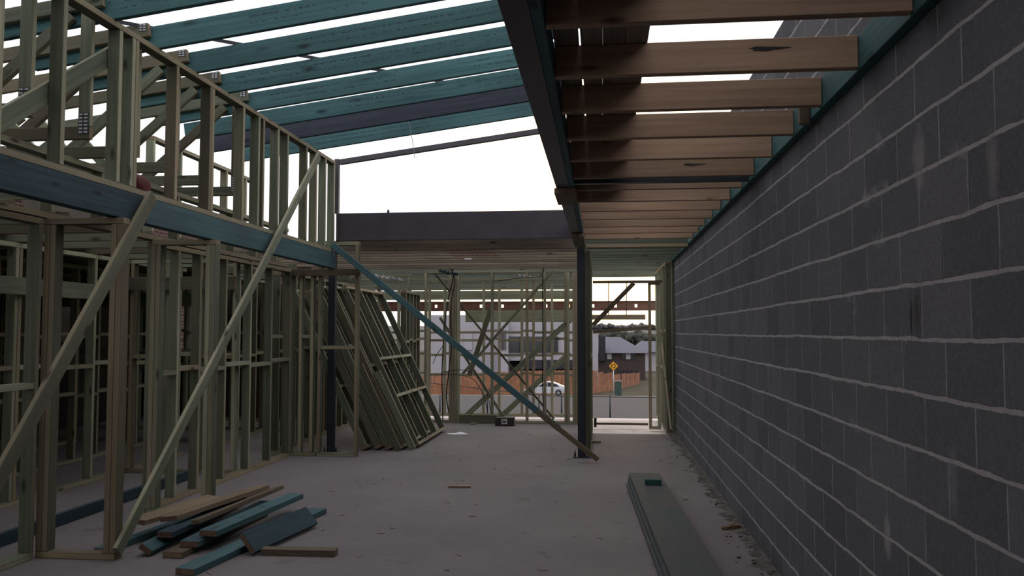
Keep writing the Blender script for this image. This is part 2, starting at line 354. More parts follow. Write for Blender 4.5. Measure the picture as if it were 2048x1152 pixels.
# ------------------------------------------------------------------ right bay: ledger, joists, planks
o = bx('ledger_board', XW-0.048, XW-0.003, 4.245, 14.6, 2.69, 2.84, 'teal'); props(o, 'long teal ledger board bolted along the block wall behind the nearest joists', 'ledger', kind='thing')
o = bx('ledger_board', XW-0.048, XW-0.003, -3.0, 4.24, 2.69, 2.84, 'teal'); props(o, 'near teal ledger board on the block wall, above the front of the room', 'ledger', kind='thing')
o = bx('ledger_board', -0.243, -0.2, -3.0, 10.40, 2.70, 2.84, 'blue'); props(o, 'dark blue packing timber along the inner side of the long steel beam', 'ledger', kind='thing')
JY = [2.98-0.6*k for k in range(9, 0, -1)] + [2.98, 3.60, 4.19, 4.795, 5.40, 6.03, 6.54, 7.14, 7.71, 8.28, 8.88, 9.45, 10.03]
near = ['at the top edge of the picture, cut off by it', 'with a long dark stain near its right end', 'third from the top edge, its right end short of the wall',
        'fourth in the ceiling, just past the last long sky gap', 'fifth in the ceiling, with a round red knot', 'with a short dark smudge, last before the steel cross member',
        'first beyond the dark steel cross member', 'second one beyond the dark steel cross member', 'third one beyond the dark steel cross member', 'fourth one beyond the dark steel cross member',
        'fifth one beyond the dark steel cross member', 'sixth one beyond the dark steel cross member', 'farthest before the green ceiling boards']
def stain_smudge(parent, x0, x1, y, z, r):
    bm = bmesh.new(); pts = []
    n = 26
    vs = []
    for k in range(n):
        a = 2*PI*k/n; rr = 1+0.25*math.sin(3*a+1)+0.12*math.sin(7*a)
        vs.append(bm.verts.new(((x1-x0)/2*math.cos(a)*rr, 0, r*math.sin(a)*rr)))
    f = bm.faces.new(vs); r_ = bmesh.ops.extrude_face_region(bm, geom=[f])
    for v in r_['geom']:
        if isinstance(v, bmesh.types.BMVert): v.co.y -= 0.0015
    bmesh.ops.recalc_face_normals(bm, faces=bm.faces[:])
    o = mesh_obj('stain', bm, 'stain', parent, ((x0+x1)/2, y, z)); o['label'] = 'black smudged paint mark'; return o
M['stain'] = plain('black_smudge', (0.02,0.018,0.02), noise=0.5, scale=20)
for i, y in enumerate(JY):
    vis = i-9
    o = bx('ceiling_joist', -0.198, XW-0.05, y, y+0.045, 2.70, 2.84, 'warm')
    if vis >= 0: props(o, 'warm brown pine joist ' + near[vis], 'joist', 'pine joists of the right ceiling bay', 'thing')
    else: props(o, 'warm brown pine joist overhead, out of the picture', 'joist', 'joists overhead behind the camera', 'thing')
    if vis == 1: stain_smudge(o, 0.64, 0.79, y, 2.795, 0.009)
    if vis == 5: stain_smudge(o, 0.59, 0.74, y, 2.785, 0.008)
# short packer hanging below the ledger joint
o = bx('packing_block', XW-0.105, XW-0.052, 4.42, 4.455, 2.665, 2.83, 'brown'); props(o, 'small upright cleat on the teal ledger between the third and fourth joists', 'block', kind='thing')
for k, (x0, x1) in enumerate([(-0.198,-0.092), (-0.083,0.0125), (0.0130,0.110), (0.1105,0.207)]):
    o = bx('scaffold_plank', x0, x1, 2.0, 7.4, 2.841, 2.879, 'plank')
    props(o, 'dark plank lying on the right joists, ' + ['nearest the steel beam', 'second from the steel beam', 'third from the steel beam', 'on the outer side beside open sky'][k], 'plank', 'dark planks on the joists', 'thing')

# ------------------------------------------------------------------ steelwork
def i_section(w, h, tf, tw):
    return [(-w/2,0),(w/2,0),(w/2,tf),(tw/2,tf),(tw/2,h-tf),(w/2,h-tf),(w/2,h),(-w/2,h),(-w/2,h-tf),(-tw/2,h-tf),(-tw/2,tf),(-w/2,tf)]
o = mesh_obj('steel_beam', prism_bm(i_section(0.10,0.30,0.012,0.008), 0, 13.39), 'steel', None, (-0.294,-3.0,2.70))
props(o, 'long dark steel beam running away overhead beside the joists', 'beam', kind='thing')
# cross beam (channel, web to the room) with end plate and stud
root = empty('steel_beam', (-1.9,10.45,2.75), 'deep dark steel beam across the room below the open sky', 'beam')
def channel(h, d, t): return [(0,0),(d,0),(d,t),(t,t),(t,h-t),(d,h-t),(d,h),(0,h)]
bm = prism_bm([(a+10.42, b+2.765) for a, b in channel(0.355, 0.10, 0.012)], -3.40, -0.35, 'X'); mesh_obj('web', bm, 'steel', root)
bm = bmesh.new(); add_box(bm, -3.415, -3.402, 10.40, 10.53, 2.70, 3.13); mesh_obj('end_plate', bm, 'darksteel', root)
bm = bmesh.new(); add_cyl(bm, (-2.74,10.46,3.135), 0.016, 0.03); add_cyl(bm, (-2.74,10.46,3.155), 0.01, 0.02); mesh_obj('bolt', bm, 'darksteel', root)
# sloping steel
o = board('steel_rafter', (-3.395,10.47,3.80), (-0.36,10.47,4.198), 0.066, 0.066, (0,0,1), 'steel'); props(o, 'thin sloping dark steel member above the cross beam', 'beam', kind='thing')
o = bx('steel_post', -3.46, -3.40, 10.44, 10.50, 3.125, 3.84, 'steel'); props(o, 'short dark steel post at the far end of the upper stud wall', 'post', kind='thing')
o = bx('steel_post', -0.34, -0.25, 10.43, 10.52, 3.01, 4.12, 'steel'); props(o, 'steel post hidden above the long beam', 'post', kind='thing')
o = mesh_obj('steel_beam', prism_bm(i_section(0.10,0.25,0.012,0.008), 0, 13.5), 'steel', None, (-0.294,-3.0,4.13)); props(o, 'high steel beam carrying the upper ends of the blue rafters', 'beam', kind='thing')
def steel_post(x, y, z1, w, label):
    root = empty('steel_post', (x,y,0), label, 'post')
    bm = bmesh.new(); add_box(bm, x-w/2, x+w/2, y-w/2, y+w/2, 0.012, z1); bmesh.ops.bevel(bm, geom=bm.edges[:], offset=0.006, segments=2, affect='EDGES')
    mesh_obj('shaft', bm, 'darksteel', root)
    bm = bmesh.new(); add_box(bm, x-w*1.15, x+w*1.15, y-w*0.9, y+w*0.9, 0.0, 0.012); mesh_obj('base_plate', bm, 'darksteel', root)
    for sx in (-1, 1):
        bm = bmesh.new(); add_cyl(bm, (x+sx*w*0.85, y-w*0.3, 0.03), 0.014, 0.04, seg=6); add_cyl(bm, (x+sx*w*0.85, y-w*0.3, 0.06), 0.008, 0.05, seg=8); mesh_obj('bolt', bm, 'darksteel', root)
steel_post(-0.255, 10.62, 2.698, 0.10, 'slim dark steel post standing alone in the middle of the floor')
steel_post(-3.53, 10.64, 2.69, 0.09, 'dark blue steel post inside the short stud frame at the left')
# dark steel cross member in the right bay + plates under the long beam
o = mesh_obj('steel_beam', prism_bm([(a+6.24, b+2.70) for a, b in channel(0.14, 0.06, 0.01)], -0.198, XW-0.05, 'X'), 'darksteel'); props(o, 'dark steel cross member between the pine joists', 'beam', kind='thing')
o = bx('packing_block', -0.36, -0.19, 6.40, 7.0, 2.655, 2.698, 'brown'); props(o, 'pale timber packer under the steel beam beside the dark cross member', 'block', kind='thing')
o = bx('packing_block', -0.33, -0.195, 9.35, 10.50, 2.652, 2.697, 'brown'); props(o, 'pale timber packer on top of the lone steel post', 'block', kind='thing')
o = bx('ceiling_plate', -0.19, XW-0.05, 10.60, 10.69, 2.655, 2.699, 'pine'); props(o, 'dark green plate closing the end of the brown joists', 'plate', kind='thing')

# ------------------------------------------------------------------ far ceiling joists
y = 10.75; k = 0
while y < 17.3:
    o = bx('ceiling_joist', -0.235, XW-0.05 if y < 13.1 else 1.25, y, y+0.045, 2.70, 2.84, 'ceilgreen'); k += 1
    props(o, 'greenish joist over the far right passage leading to the street', 'joist', 'greenish joists over the far right passage', 'thing'); y += 0.45
y = 10.75
while y < 14.3:
    o = bx('ceiling_joist', -5.2, -0.32, y, y+0.045, 2.66, 2.80, 'ceil'); props(o, 'brownish joist in the low ceiling beyond the deep cross beam', 'joist', 'joists of the low far ceiling', 'thing'); y += 0.4
y = 14.55
while y < 20.1:
    o = bx('ceiling_joist', -9.0, -0.32, y, y+0.045, 2.60, 2.74, 'ceilgreen'); props(o, 'joist over the front rooms at the street end', 'joist', 'joists over the front rooms', 'thing'); y += 0.45

M['redmark'] = plain('red_stamp_ink', (0.16,0.03,0.025), noise=0.3, scale=40)
fj = [o for o in bpy.data.objects if o.get('group') == 'joists of the low far ceiling']
for j, (pa, pb, py) in zip(fj[1:4], ((884,980,502),(902,990,511),(908,1000,519))):
    yj = j.location.y-0.0225; bm = bmesh.new(); rr = random.Random(pa)
    x0, x1 = at(pa,py,'Y',yj).x, at(pb,py,'Y',yj).x; x = x0
    while x < x1:
        L = rr.uniform(0.015,0.05); add_box(bm, x, x+L, yj-0.0015, yj-0.0001, 2.685, 2.685+rr.uniform(0.012,0.03)); x += L+rr.uniform(0.006,0.03)
    o = mesh_obj('stamp_mark', bm, 'redmark', j); o['label'] = 'row of red stamped marks'
yj = fj[4].location.y-0.0225; p0, p1 = at(929,519,'Y',yj), at(943,524,'Y',yj); bm = bmesh.new(); add_box(bm, p0.x, p1.x, yj-0.002, yj-0.0001, 2.675, 2.715); o = mesh_obj('paper_tag', bm, 'white', fj[4]); o['label'] = 'small white paper tag'
def foil(px0, px1, py0, py1, Y, mat, label, seed):
    rr = random.Random(seed); a, b = at(px0,py0,'Y',Y), at(px1,py1,'Y',Y); n, m_ = 16, 6; bm = bmesh.new()
    g = [[bm.verts.new((a.x+(b.x-a.x)*i/n, Y+0.25*k/m_+rr.uniform(-.02,.02), (a.z+(b.z-a.z)*i/n)*0+max(a.z,b.z)-0.07*abs(math.sin(i*1.1+k))-abs(a.z-b.z)*i/n*0.6+rr.uniform(-.02,.02))) for k in range(m_+1)] for i in range(n+1)]
    for i in range(n):
        for k in range(m_): bm.faces.new((g[i][k], g[i+1][k], g[i+1][k+1], g[i][k+1]))
    r = bmesh.ops.solidify(bm, geom=bm.faces[:], thickness=0.004)
    bmesh.ops.recalc_face_normals(bm, faces=bm.faces[:])
    props(mesh_obj('foil_sheet', bm, mat), label, 'foil', kind='thing')
M['foil'] = plain('pale_foil', (0.42,0.42,0.42), rough=0.4, noise=0.2, scale=9)
foil(1000, 1062, 538, 556, 14.62, 'foil', 'crumpled pale foil hanging from the far ceiling, right of middle', 5)
foil(735, 800, 545, 560, 14.0, 'foil', 'crumpled pale foil hanging from the far ceiling, above the leaning frames', 8)
foil(876, 915, 536, 548, 14.0, 'blue', 'dark teal scrap of sheeting hanging at the top of the thick cables', 9)
# ------------------------------------------------------------------ stud frames
def frame(label, axis, a0, a1, c0, z0, z1, studs, nogs=(), name='stud_frame', dep=0.09, t=0.045, top=1, group=None, mat='pine', bottom=True):
    """stud wall along axis from a0 to a1; studs = list of near faces"""
    c1 = c0+dep
    mid = (c0+dep/2, (a0+a1)/2, z0) if axis == 'Y' else ((a0+a1)/2, c0+dep/2, z0)
    root = empty(name, mid, label, 'wall frame', group)
    def B(nm, s0, s1, h0, h1, d0=0.0, d1=0.0):
        if axis == 'Y': return bx(nm, c0+d0, c1-d1, s0, s1, h0, h1, mat, root)
        return bx(nm, s0, s1, c0+d0, c1-d1, h0, h1, mat, root)
    if bottom: B('bottom_plate', a0, a1, z0, z0+t)
    for k in range(top): B('top_plate', a0, a1, z1-t*(k+1), z1-t*k)
    zb = z0+t if bottom else z0
    for s in studs: B('stud', s, s+t, zb, z1-t*top)
    st = sorted(studs)
    for zn in nogs:
        for k, (s0, s1) in enumerate(zip(st, st[1:])):
            if s1-s0 > t+0.1: B('nogging', s0+t, s1, zn+(k%2)*0.03, zn+t+(k%2)*0.03)
    return root
# left wall, lower storey
frame('stud frame at the far left edge of the picture beside the doubled studs', 'Y', 3.6, 5.50, -4.045, 0, 2.39, [3.6,4.05,4.5,4.95,5.455], [1.15])
frame('nearest short nib frame between doubled stud and broad post, at left foreground', 'X', -3.955, -3.36, 5.51, 0, 2.392, [-3.955,-3.45,-3.405,-3.91], [])
frame('second short nib frame with a broad end post under the blue beam', 'X', -3.955, -3.36, 6.93, 0, 2.392, [-3.955,-3.91,-3.45,-3.405], [])
frame('long left stud frame under the blue beam, between second nib and dark steel post', 'Y', 7.03, 10.30, -4.05, 0, 2.39, [7.03,7.42,7.85,8.42,9.05,9.65,10.255], [1.18])
frame('narrow stud frame around the dark blue steel post', 'X', -3.62, -3.09, 10.33, 0, 2.74, [-3.62,-3.135], [1.36])
frame('stud frame closing the corner left of the dark blue steel post', 'X', -4.3, -3.63, 10.33, 0, 2.35, [-4.3,-4.0,-3.87,-3.72], [1.5])
o = bx('header_board', -4.1, -3.05, 10.285, 10.328, 2.30, 2.385, 'brown'); props(o, 'brown header board nailed across the corner frames under the beam end', 'board', kind='thing')
# blue lintel beam
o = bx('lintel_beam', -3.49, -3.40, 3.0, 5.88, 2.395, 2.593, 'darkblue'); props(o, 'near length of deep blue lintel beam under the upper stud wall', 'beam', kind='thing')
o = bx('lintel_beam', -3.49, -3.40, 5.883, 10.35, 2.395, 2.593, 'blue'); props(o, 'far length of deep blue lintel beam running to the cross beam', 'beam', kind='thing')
# upper wall
US = [3.2,3.75,4.30,4.86,5.478,5.642,5.69,6.278,6.858,6.904,7.533,7.893,8.01,8.395,8.662,9.248,9.588,9.914,10.255]
frame('pale upper stud wall standing on the blue lintel beam', 'Y', 3.0, 10.31, -3.49, 2.594, 3.78, US, [])
# small head blocks between the studs, and offcuts on the sill
# inner frames of the left rooms
frame('stud frame deeper in the left rooms, parallel to the blue beam', 'Y', 4.6, 10.2, -5.42, 0, 2.40, [4.6,5.2,5.8,6.45,7.05,7.10,7.65,8.25,8.85,9.45,10.05], [1.2])
frame('far continuation of the inner left frame toward the street', 'Y', 10.6, 12.94, -5.42, 0, 2.40, [10.6,11.2,11.8,12.4,12.895], [1.2])
frame('cross frame in the left rooms with a dark bottom plate on the slab', 'X', -9.3, -5.5, 11.5, 0, 2.40, [-9.3,-8.7,-8.1,-7.5,-6.9,-6.3,-5.9,-5.545], [1.25])
frame('stud frame farthest left, near the red brick wall', 'Y', 5.4, 11.3, -7.6, 0, 2.40, [5.4,6.0,6.6,7.2,7.8,8.4,9.0,9.6,10.2,10.8,11.255], [1.2])
frame('back cross frame of the left rooms by the street front', 'X', -9.3, -3.35, 14.36, 0, 2.60, [-9.3,-8.7,-8.1,-7.5,-6.9,-6.3,-5.7,-5.1,-4.5,-3.95,-3.395], [1.2])
frame('cross frame between the long left frame and the inner left frame', 'X', -5.32, -4.06, 8.9, 0, 2.40, [-5.32,-4.9,-4.5,-4.105], [1.28])
o = bx('lintel_board', -5.32, -4.06, 8.85, 8.895, 2.05, 2.20, 'pine'); props(o, 'green head board across the frame behind the second nib', 'board', kind='thing')
frame('stud frame among the dim left rooms, middle one of three running away', 'Y', 5.0, 11.4, -6.45, 0, 2.40, [5.0,5.45,5.9,6.35,6.8,7.25,7.7,8.15,8.6,9.05,9.5,9.95,10.4,10.85,11.355], [0.78,1.5])
frame('closely studded cross frame toward the street in the left rooms', 'X', -8.4, -4.36, 12.95, 0, 2.40, [-8.4,-8.0,-7.6,-7.2,-6.8,-6.4,-6.0,-5.5,-5.25,-5.0,-4.75,-4.405], [1.0,1.55])
frame('short frame running to the street behind the long left frame', 'Y', 10.6, 14.3, -4.33, 0, 2.40, [10.6,10.9,11.2,11.5,11.8,12.1,12.4,12.7,13.0,13.3,13.6,13.9,14.255], [1.3])
frame('stud frame far left beyond the middle of the dim rooms', 'Y', 8.0, 11.4, -8.6, 0, 2.40, [8.0,8.3,8.6,8.9,9.2,9.5,9.8,10.1,10.4,10.7,11.0,11.355], [0.9,1.4])
o = bx('lintel_board', -9.3, -5.5, 11.455, 11.497, 1.95, 2.15, 'pine'); props(o, 'long green head board on the dark cross frame of the left rooms', 'board', kind='thing')
o = bx('lintel_board', -5.325, -5.285, 5.9, 8.3, 1.92, 2.08, 'pine'); props(o, 'green head board on the inner left frame behind the near post', 'board', kind='thing')
def yx(px): return at(px, 664, 'X', -8.74).y
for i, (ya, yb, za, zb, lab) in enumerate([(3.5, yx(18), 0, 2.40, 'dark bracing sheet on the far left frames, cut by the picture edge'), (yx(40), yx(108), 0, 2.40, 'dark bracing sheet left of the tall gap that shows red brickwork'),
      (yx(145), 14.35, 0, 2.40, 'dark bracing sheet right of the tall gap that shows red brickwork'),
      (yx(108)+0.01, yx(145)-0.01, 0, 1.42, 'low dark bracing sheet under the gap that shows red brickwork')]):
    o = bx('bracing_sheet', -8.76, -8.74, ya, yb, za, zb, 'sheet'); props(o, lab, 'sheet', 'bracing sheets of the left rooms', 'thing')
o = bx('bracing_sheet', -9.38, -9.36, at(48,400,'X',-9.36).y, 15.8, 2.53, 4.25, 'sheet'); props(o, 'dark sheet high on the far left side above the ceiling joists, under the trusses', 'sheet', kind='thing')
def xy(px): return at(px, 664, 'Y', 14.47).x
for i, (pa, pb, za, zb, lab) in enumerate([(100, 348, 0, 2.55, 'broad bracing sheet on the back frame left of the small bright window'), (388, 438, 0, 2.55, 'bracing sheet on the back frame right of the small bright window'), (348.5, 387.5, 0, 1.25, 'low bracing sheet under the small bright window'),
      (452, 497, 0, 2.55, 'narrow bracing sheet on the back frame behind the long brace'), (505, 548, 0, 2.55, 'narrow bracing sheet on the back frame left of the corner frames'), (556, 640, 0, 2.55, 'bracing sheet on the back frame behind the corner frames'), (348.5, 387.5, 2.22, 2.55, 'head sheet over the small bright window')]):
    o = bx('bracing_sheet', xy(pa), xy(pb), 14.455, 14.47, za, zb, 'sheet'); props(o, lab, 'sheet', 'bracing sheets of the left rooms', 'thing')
# far middle frames
frame('far internal stud frame crossing behind the hanging cables', 'X', -3.1, -0.36, 14.36, 0, 2.66, [-3.1,-2.66,-2.612,-2.565,-2.518,-1.92,-1.31,-1.0,-0.64,-0.595,-0.50,-0.455,-0.405], [])
frame('low stud frame behind the leaning frames, running toward the street', 'Y', 13.25, 14.3, -3.25, 0, 2.26, [13.25,13.5,13.75,14.0,14.255], [1.4])
frame('street front stud frame with open windows and noggings', 'X', -8.4, -0.30, 15.62, 0, 2.60, [-8.4,-7.5,-6.6,-5.7,-4.8,-3.9,-3.3,-3.0,-2.85,-2.25,-1.95,-1.52,-1.30,-0.95,-0.66,-0.345], [0.75,1.12,1.40,1.55])
frame('stud frame right of the lone steel post, seen end on', 'Y', 10.85, 13.40, -0.235, 0, 2.65, [10.85,11.4,12.0,12.6,13.2,13.355], [1.2])
frame('right hand stud frame continuing the line of the block wall', 'Y', 13.20, 15.7, 1.0, 0, 2.69, [13.2,13.25,13.62,13.95,14.3,14.7,15.1,15.655], [0.95,1.55])
frame('narrow stud frame beside the right opening to the street', 'X', 0.765, 0.955, 13.75, 0, 2.40, [0.765,0.91], [0.6,1.5])
frame('corner studs closing the gap at the far end of the block wall', 'X', 1.03, 1.14, 13.19, 0, 2.69, [1.03,1.085], [], name='stud_pair') if False else None
frame('pair of studs tight against the far end of the block wall', 'Y', 13.18, 13.9, 1.1, 0, 2.69, [13.18,13.5,13.855], [1.3])
# opening members (right)
o = bx('sill_board', -2.46, -1.80, 14.30, 14.345, 0.001, 0.15, 'pine'); props(o, 'green board on edge along the floor left of the carton', 'board', kind='thing')
o = bx('head_plate', -0.14, 0.99, 13.70, 13.745, 2.38, 2.425, 'brown'); props(o, 'timber plate across the top of the right opening', 'plate', kind='thing')
o = bx('rail_board', -0.12, 0.76, 14.05, 14.09, 0.03, 0.065, 'brown'); props(o, 'low timber rail across the threshold of the right opening', 'rail', kind='thing')
o = bx('rail_stop', -0.135, -0.09, 13.95, 14.04, 0.0, 0.16, 'black'); props(o, 'small black block at the left end of the threshold rail', 'block', kind='thing')
# ------------------------------------------------------------------ rafters and trusses
SL = 0.132
def zr(x): return 3.78 + SL*(x+3.4)
RY = [5.4+0.6*k for k in range(-5, 8)]
rl = ['first full blue rafter from the top edge, left end above the near studs', 'second blue rafter from the top edge, left end over the doubled upper studs', 'third blue rafter from the top edge of the picture', 'fourth blue rafter from the top edge, midway along the upper wall',
      'fifth blue rafter from the top edge of the picture', 'third blue rafter from the far steel member', 'navy blue rafter next to the last one', 'last blue rafter, next to the sloping steel member']
for i, y in enumerate(RY):
    vis = i-5
    x0, x1 = -4.45, -0.36
    o = board('roof_rafter', (x0, y+0.0225, zr(x0)+0.09), (x1, y+0.0225, zr(x1)+0.09), 0.18, 0.045, (0,0,1), 'navy' if vis == 6 else 'rafter')
    props(o, rl[vis] if vis >= 0 else 'blue rafter overhead, beyond the top of the picture', 'rafter', 'blue treated rafters' if vis >= 0 else 'rafters overhead', 'thing')
pts = [(-3.70,5.76), (-1.10,9.16)]
def ztop(x): return zr(x)+0.1815+0.006
o = board('metal_strap', (-3.9, 5.50, ztop(-3.9)), (-1.05, 9.22, ztop(-1.05)), 0.03, 0.002, (0.6,0.8,0), 'darksteel'); props(o, 'thin metal bracing strap crossing diagonally over the rafters', 'strap', kind='thing')
tube('cord', [(-2.15,9.03,3.975),(-2.16,9.3,3.80),(-2.19,9.56,3.64)], 0.0035, 'white'); o = bpy.data.objects['cord']; props(o, 'thin pale cord hanging from the last rafters', 'cord', kind='thing')
def nail_plate(parent, c, w, h, axis='Y'):
    bm = bmesh.new(); add_box(bm, -w/2, w/2, -0.001, 0.001, -h/2, h/2)
    # punched rows of teeth
    nx, nz = max(2, int(w/0.03)), max(3, int(h/0.022))
    for i in range(nx):
        for j in range(nz):
            x = -w/2+(i+0.5)*w/nx; z = -h/2+(j+0.5)*h/nz
            add_box(bm, x-w/nx*0.32, x+w/nx*0.32, -0.0045, -0.001, z-h/nz*0.22, z+h/nz*0.22)
    for f in bm.faces: f.material_index = 1 if f.calc_center_median().y < -0.0011 else 0
    o = mesh_obj('nail_plate', bm, ['platedark', 'galv'], parent, c); o['label'] = 'grey toothed metal nail plate'; return o
tl = ['roof truss at the far upper left, cut by the picture edge', 'roof truss second from the picture edge, behind the first near upper stud', 'roof truss third from the left, behind the doubled near studs', 'roof truss fourth from the left, behind the upper wall', 'roof truss fifth from the left, behind the middle of the upper wall',
      'roof truss sixth from the left, with bright sky below it', 'roof truss seventh from the left, near the far end of the upper wall']
for k in range(-2, 6):
    y = 5.4+0.6*k-0.048
    if k == 5: continue
    vis = k+1
    root = empty('roof_truss', (-3.5,y,2.92), tl[vis] if 0 <= vis < 7 else 'roof truss overhead, left of the picture', 'truss', 'roof trusses over the left rooms')
    yc = y+0.0225
    def T(nm, a, b, w=0.09, wd=(0,0,1)): return board(nm, (a[0],yc,a[1]), (b[0],yc,b[1]), w, 0.040, wd, 'pine', root)
    zt = lambda x: zr(x)+0.195-0.052
    xe = -3.465
    T('top_chord', (-9.0, zt(-9.0)), (xe, zt(xe)), 0.105)
    T('bottom_chord', (-9.0, 2.965), (-3.53, 2.965), 0.09)
    T('web', (-3.575, 3.012), (-3.575, zt(-3.575)-0.047), 0.085, (1,0,0))
    T('web', (-4.62, 3.03), (-3.70, zt(-3.70)-0.075), 0.085, (0,0,1))
    T('web', (-5.3, zt(-5.3)-0.05), (-4.75, 3.03), 0.085, (0,0,1))
    T('web', (-6.2, 3.02), (-5.4, zt(-5.4)-0.06), 0.07, (0,0,1))
    nail_plate(root, (-3.575, y+0.0008, 3.03), 0.075, 0.15); nail_plate(root, (-4.68, y+0.0008, 2.98), 0.16, 0.10); nail_plate(root, (-3.51, y+0.0008, zt(-3.51)+0.02), 0.06, 0.06)
# pony wall carrying the trusses, bracing timbers
frame('low cripple frame under the trusses behind the upper wall', 'Y', 3.2, 10.2, -4.06, 2.40, 2.90, [3.2+0.6*k for k in range(12)], name='cripple_frame')
o = board('brace_board', tuple(at(-30,258,'X',-3.512)), tuple(at(226,108,'X',-3.512)), 0.12, 0.035, (0,0,1), 'pine'); 
props(o, 'long diagonal brace board behind the near upper studs with a cut end', 'brace', kind='thing')
# ceiling boards of the left rooms
y = 5.3; k = 0
while y < 14.2:
    o = bx('ceiling_joist', -9.2, -4.06, y, y+0.045, 2.41, 2.50, 'pine'); props(o, 'green ceiling joist over the dim left rooms', 'joist', 'ceiling joists over the left rooms', 'thing'); y += 0.6
frame('small far stud frame seen against sky through the upper wall', 'Y', 8.6, 11.6, -5.0, 2.51, 3.75, [8.6,9.2,9.8,10.4,11.0,11.555], name='cripple_frame')
bm = bmesh.new(); bmesh.ops.create_icosphere(bm, subdivisions=3, radius=1)
pr = at(279,352,'X',-3.62)
for v in bm.verts:
    k = 1+0.12*math.sin(5*v.co.x+3*v.co.z)*math.cos(4*v.co.y)
    v.co = V((v.co.x*0.07*k, v.co.y*0.11*k, max(v.co.z, -0.75)*0.10*k))
for f in bm.faces: f.smooth = True
o = mesh_obj('cloth_bag', bm, 'red', None, (pr.x, pr.y, 2.645+0.075)); props(o, 'dark red bag sitting behind the upper stud wall', 'bag', kind='thing')
bx('shelf_board', pr.x-0.30, pr.x+0.10, pr.y-0.2, pr.y+0.2, 2.60, 2.643, 'brown'); o = bpy.data.objects['shelf_board']; props(o, 'short board under the dark red bag', 'board', kind='thing')

# ------------------------------------------------------------------ braces and props
o = board('brace_board', (-3.34, 5.85, 2.60), (-3.34, 3.72, 0.02), 0.10, 0.035, (0,-1,0.8), 'pine'); props(o, 'broad green brace board from the blue lintel down past the left picture edge', 'brace', kind='thing')
o = board('brace_board', (-3.34, 9.50, 3.68), (-3.34, 5.50, 0.06), 0.09, 0.035, (0,-1,0.8), 'pine'); props(o, 'long pale brace from the upper wall top down to the pile of offcuts', 'brace', kind='thing')
root = empty('prop_timber', (-1.8,10.2,0), 'long blue prop slanting from the blue lintel to the foot of the lone steel post', 'prop')
a, b_ = V((-3.40,10.20,2.69)), V((-0.05,10.20,0.03)); m_ = a.lerp(b_, 0.86); m2 = a.lerp(b_, 0.78)
board('upper_length', a, m_, 0.075, 0.045, (0,0,1), 'blue', root)
c = board('lower_length', m2+V((0,-0.042,-0.004)), b_+V((0,-0.042,0.01)), 0.06, 0.035, (0,0,1), 'brown', root); c['label'] = 'brown lower board of the prop'
# thin props at the far frames
def brace_px(p, q, Y, w, t, label, mat='pine'):
    o = board('brace_board', tuple(at(*p,'Y',Y)), tuple(at(*q,'Y',Y)), w, t, (0,0,1), mat); props(o, label, 'brace', kind='thing')
brace_px((1108,540), (925,748), 14.30, 0.045, 0.03, 'thin pale brace rising to the right across the far internal frame')
brace_px((1140,640), (932,832), 15.50, 0.10, 0.04, 'broad plank brace in the far opening, upper of the two rising right')
brace_px((1140,705), (995,840), 15.42, 0.10, 0.04, 'broad plank brace in the far opening, lower of the two rising right')
brace_px((868,545), (1108,838), 14.52, 0.035, 0.03, 'thin dark brace falling to the right across the far internal frame')
brace_px((982,618), (938,752), 14.95, 0.09, 0.03, 'steep pale plank behind the far internal frame')
brace_px((880,635), (1010,838), 15.3, 0.05, 0.035, 'narrow batten falling right below the blue prop in the far opening')
brace_px((1268,566), (1186,650), 13.95, 0.075, 0.035, 'diagonal brace in the bright right opening', 'brown')
brace_px((1186,664), (1310,654), 14.4, 0.06, 0.035, 'nearly level board across the right opening in front of the hills', 'brown')
o = board('brace_board', tuple(at(1313,595,'X',0.965)), tuple(at(1342,862,'X',0.965)), 0.05, 0.03, (0,1,0), 'pine'); props(o, 'slanting pale batten against the right hand stud frame', 'brace', kind='thing')

# ------------------------------------------------------------------ leaning frames
DIR = V((-1.06, 0, 2.2)).normalized()
ll = ['front', 'second', 'third', 'fourth', 'rearmost']
def lean_frame(k, xb, y0, y1, studs, length, label, nog):
    root = empty('prefabricated_stud_wall', (xb,(y0+y1)/2,0), label, 'wall frame', 'prefabricated frames leaning in a stack')
    nrm = V((DIR.z, 0, -DIR.x))          # frame normal (towards the room)
    th = 0.09
    base = V((xb, 0, 0.0)) + nrm*(-th/2) + V((0,0,0.045))
    def P(s, y): return base + DIR*s + V((0,y,0))
    board('bottom_plate', P(0.0225,y0), P(0.0225,y1), th, 0.045, nrm, 'pine', root)
    board('top_plate', P(length-0.0225,y0), P(length-0.0225,y1), th, 0.045, nrm, 'pine', root)
    for s in studs: board('stud', P(0.045,s+0.0225), P(length-0.045,s+0.0225), th, 0.045, nrm, 'pine', root)
    for z in nog:
        for a, b in zip(studs, studs[1:]):
            if b-a > 0.15: board('nogging', P(z,a+0.045), P(z,b), th, 0.045, nrm, 'pine', root)
lean_frame(0, -2.47, 11.17, 13.12, [11.17,11.82,12.45,13.075], 2.42, 'front frame of the leaning stack, its bottom plate clear on the floor', [0.74,1.3])
lean_frame(1, -2.62, 11.0, 13.0, [11.0,11.1,11.45,11.6,11.9,12.2,12.6,12.955], 2.42, 'second leaning frame, right behind the front one', [1.2])
lean_frame(2, -2.78, 10.92, 12.9, [10.92,11.05,11.35,11.7,12.1,12.5,12.855], 2.42, 'third leaning frame of the stack, in its middle', [0.8,1.5])
lean_frame(3, -2.94, 10.95, 12.8, [10.95,11.05,11.3,11.6,11.9,12.2,12.5,12.755], 2.35, 'fourth leaning frame, second from the back of the stack', [1.2])
lean_frame(4, -3.10, 10.85, 12.7, [10.85,11.1,11.4,11.7,12.0,12.3,12.655], 2.35, 'rearmost leaning frame, next to the dark blue steel post', [0.9,1.4])

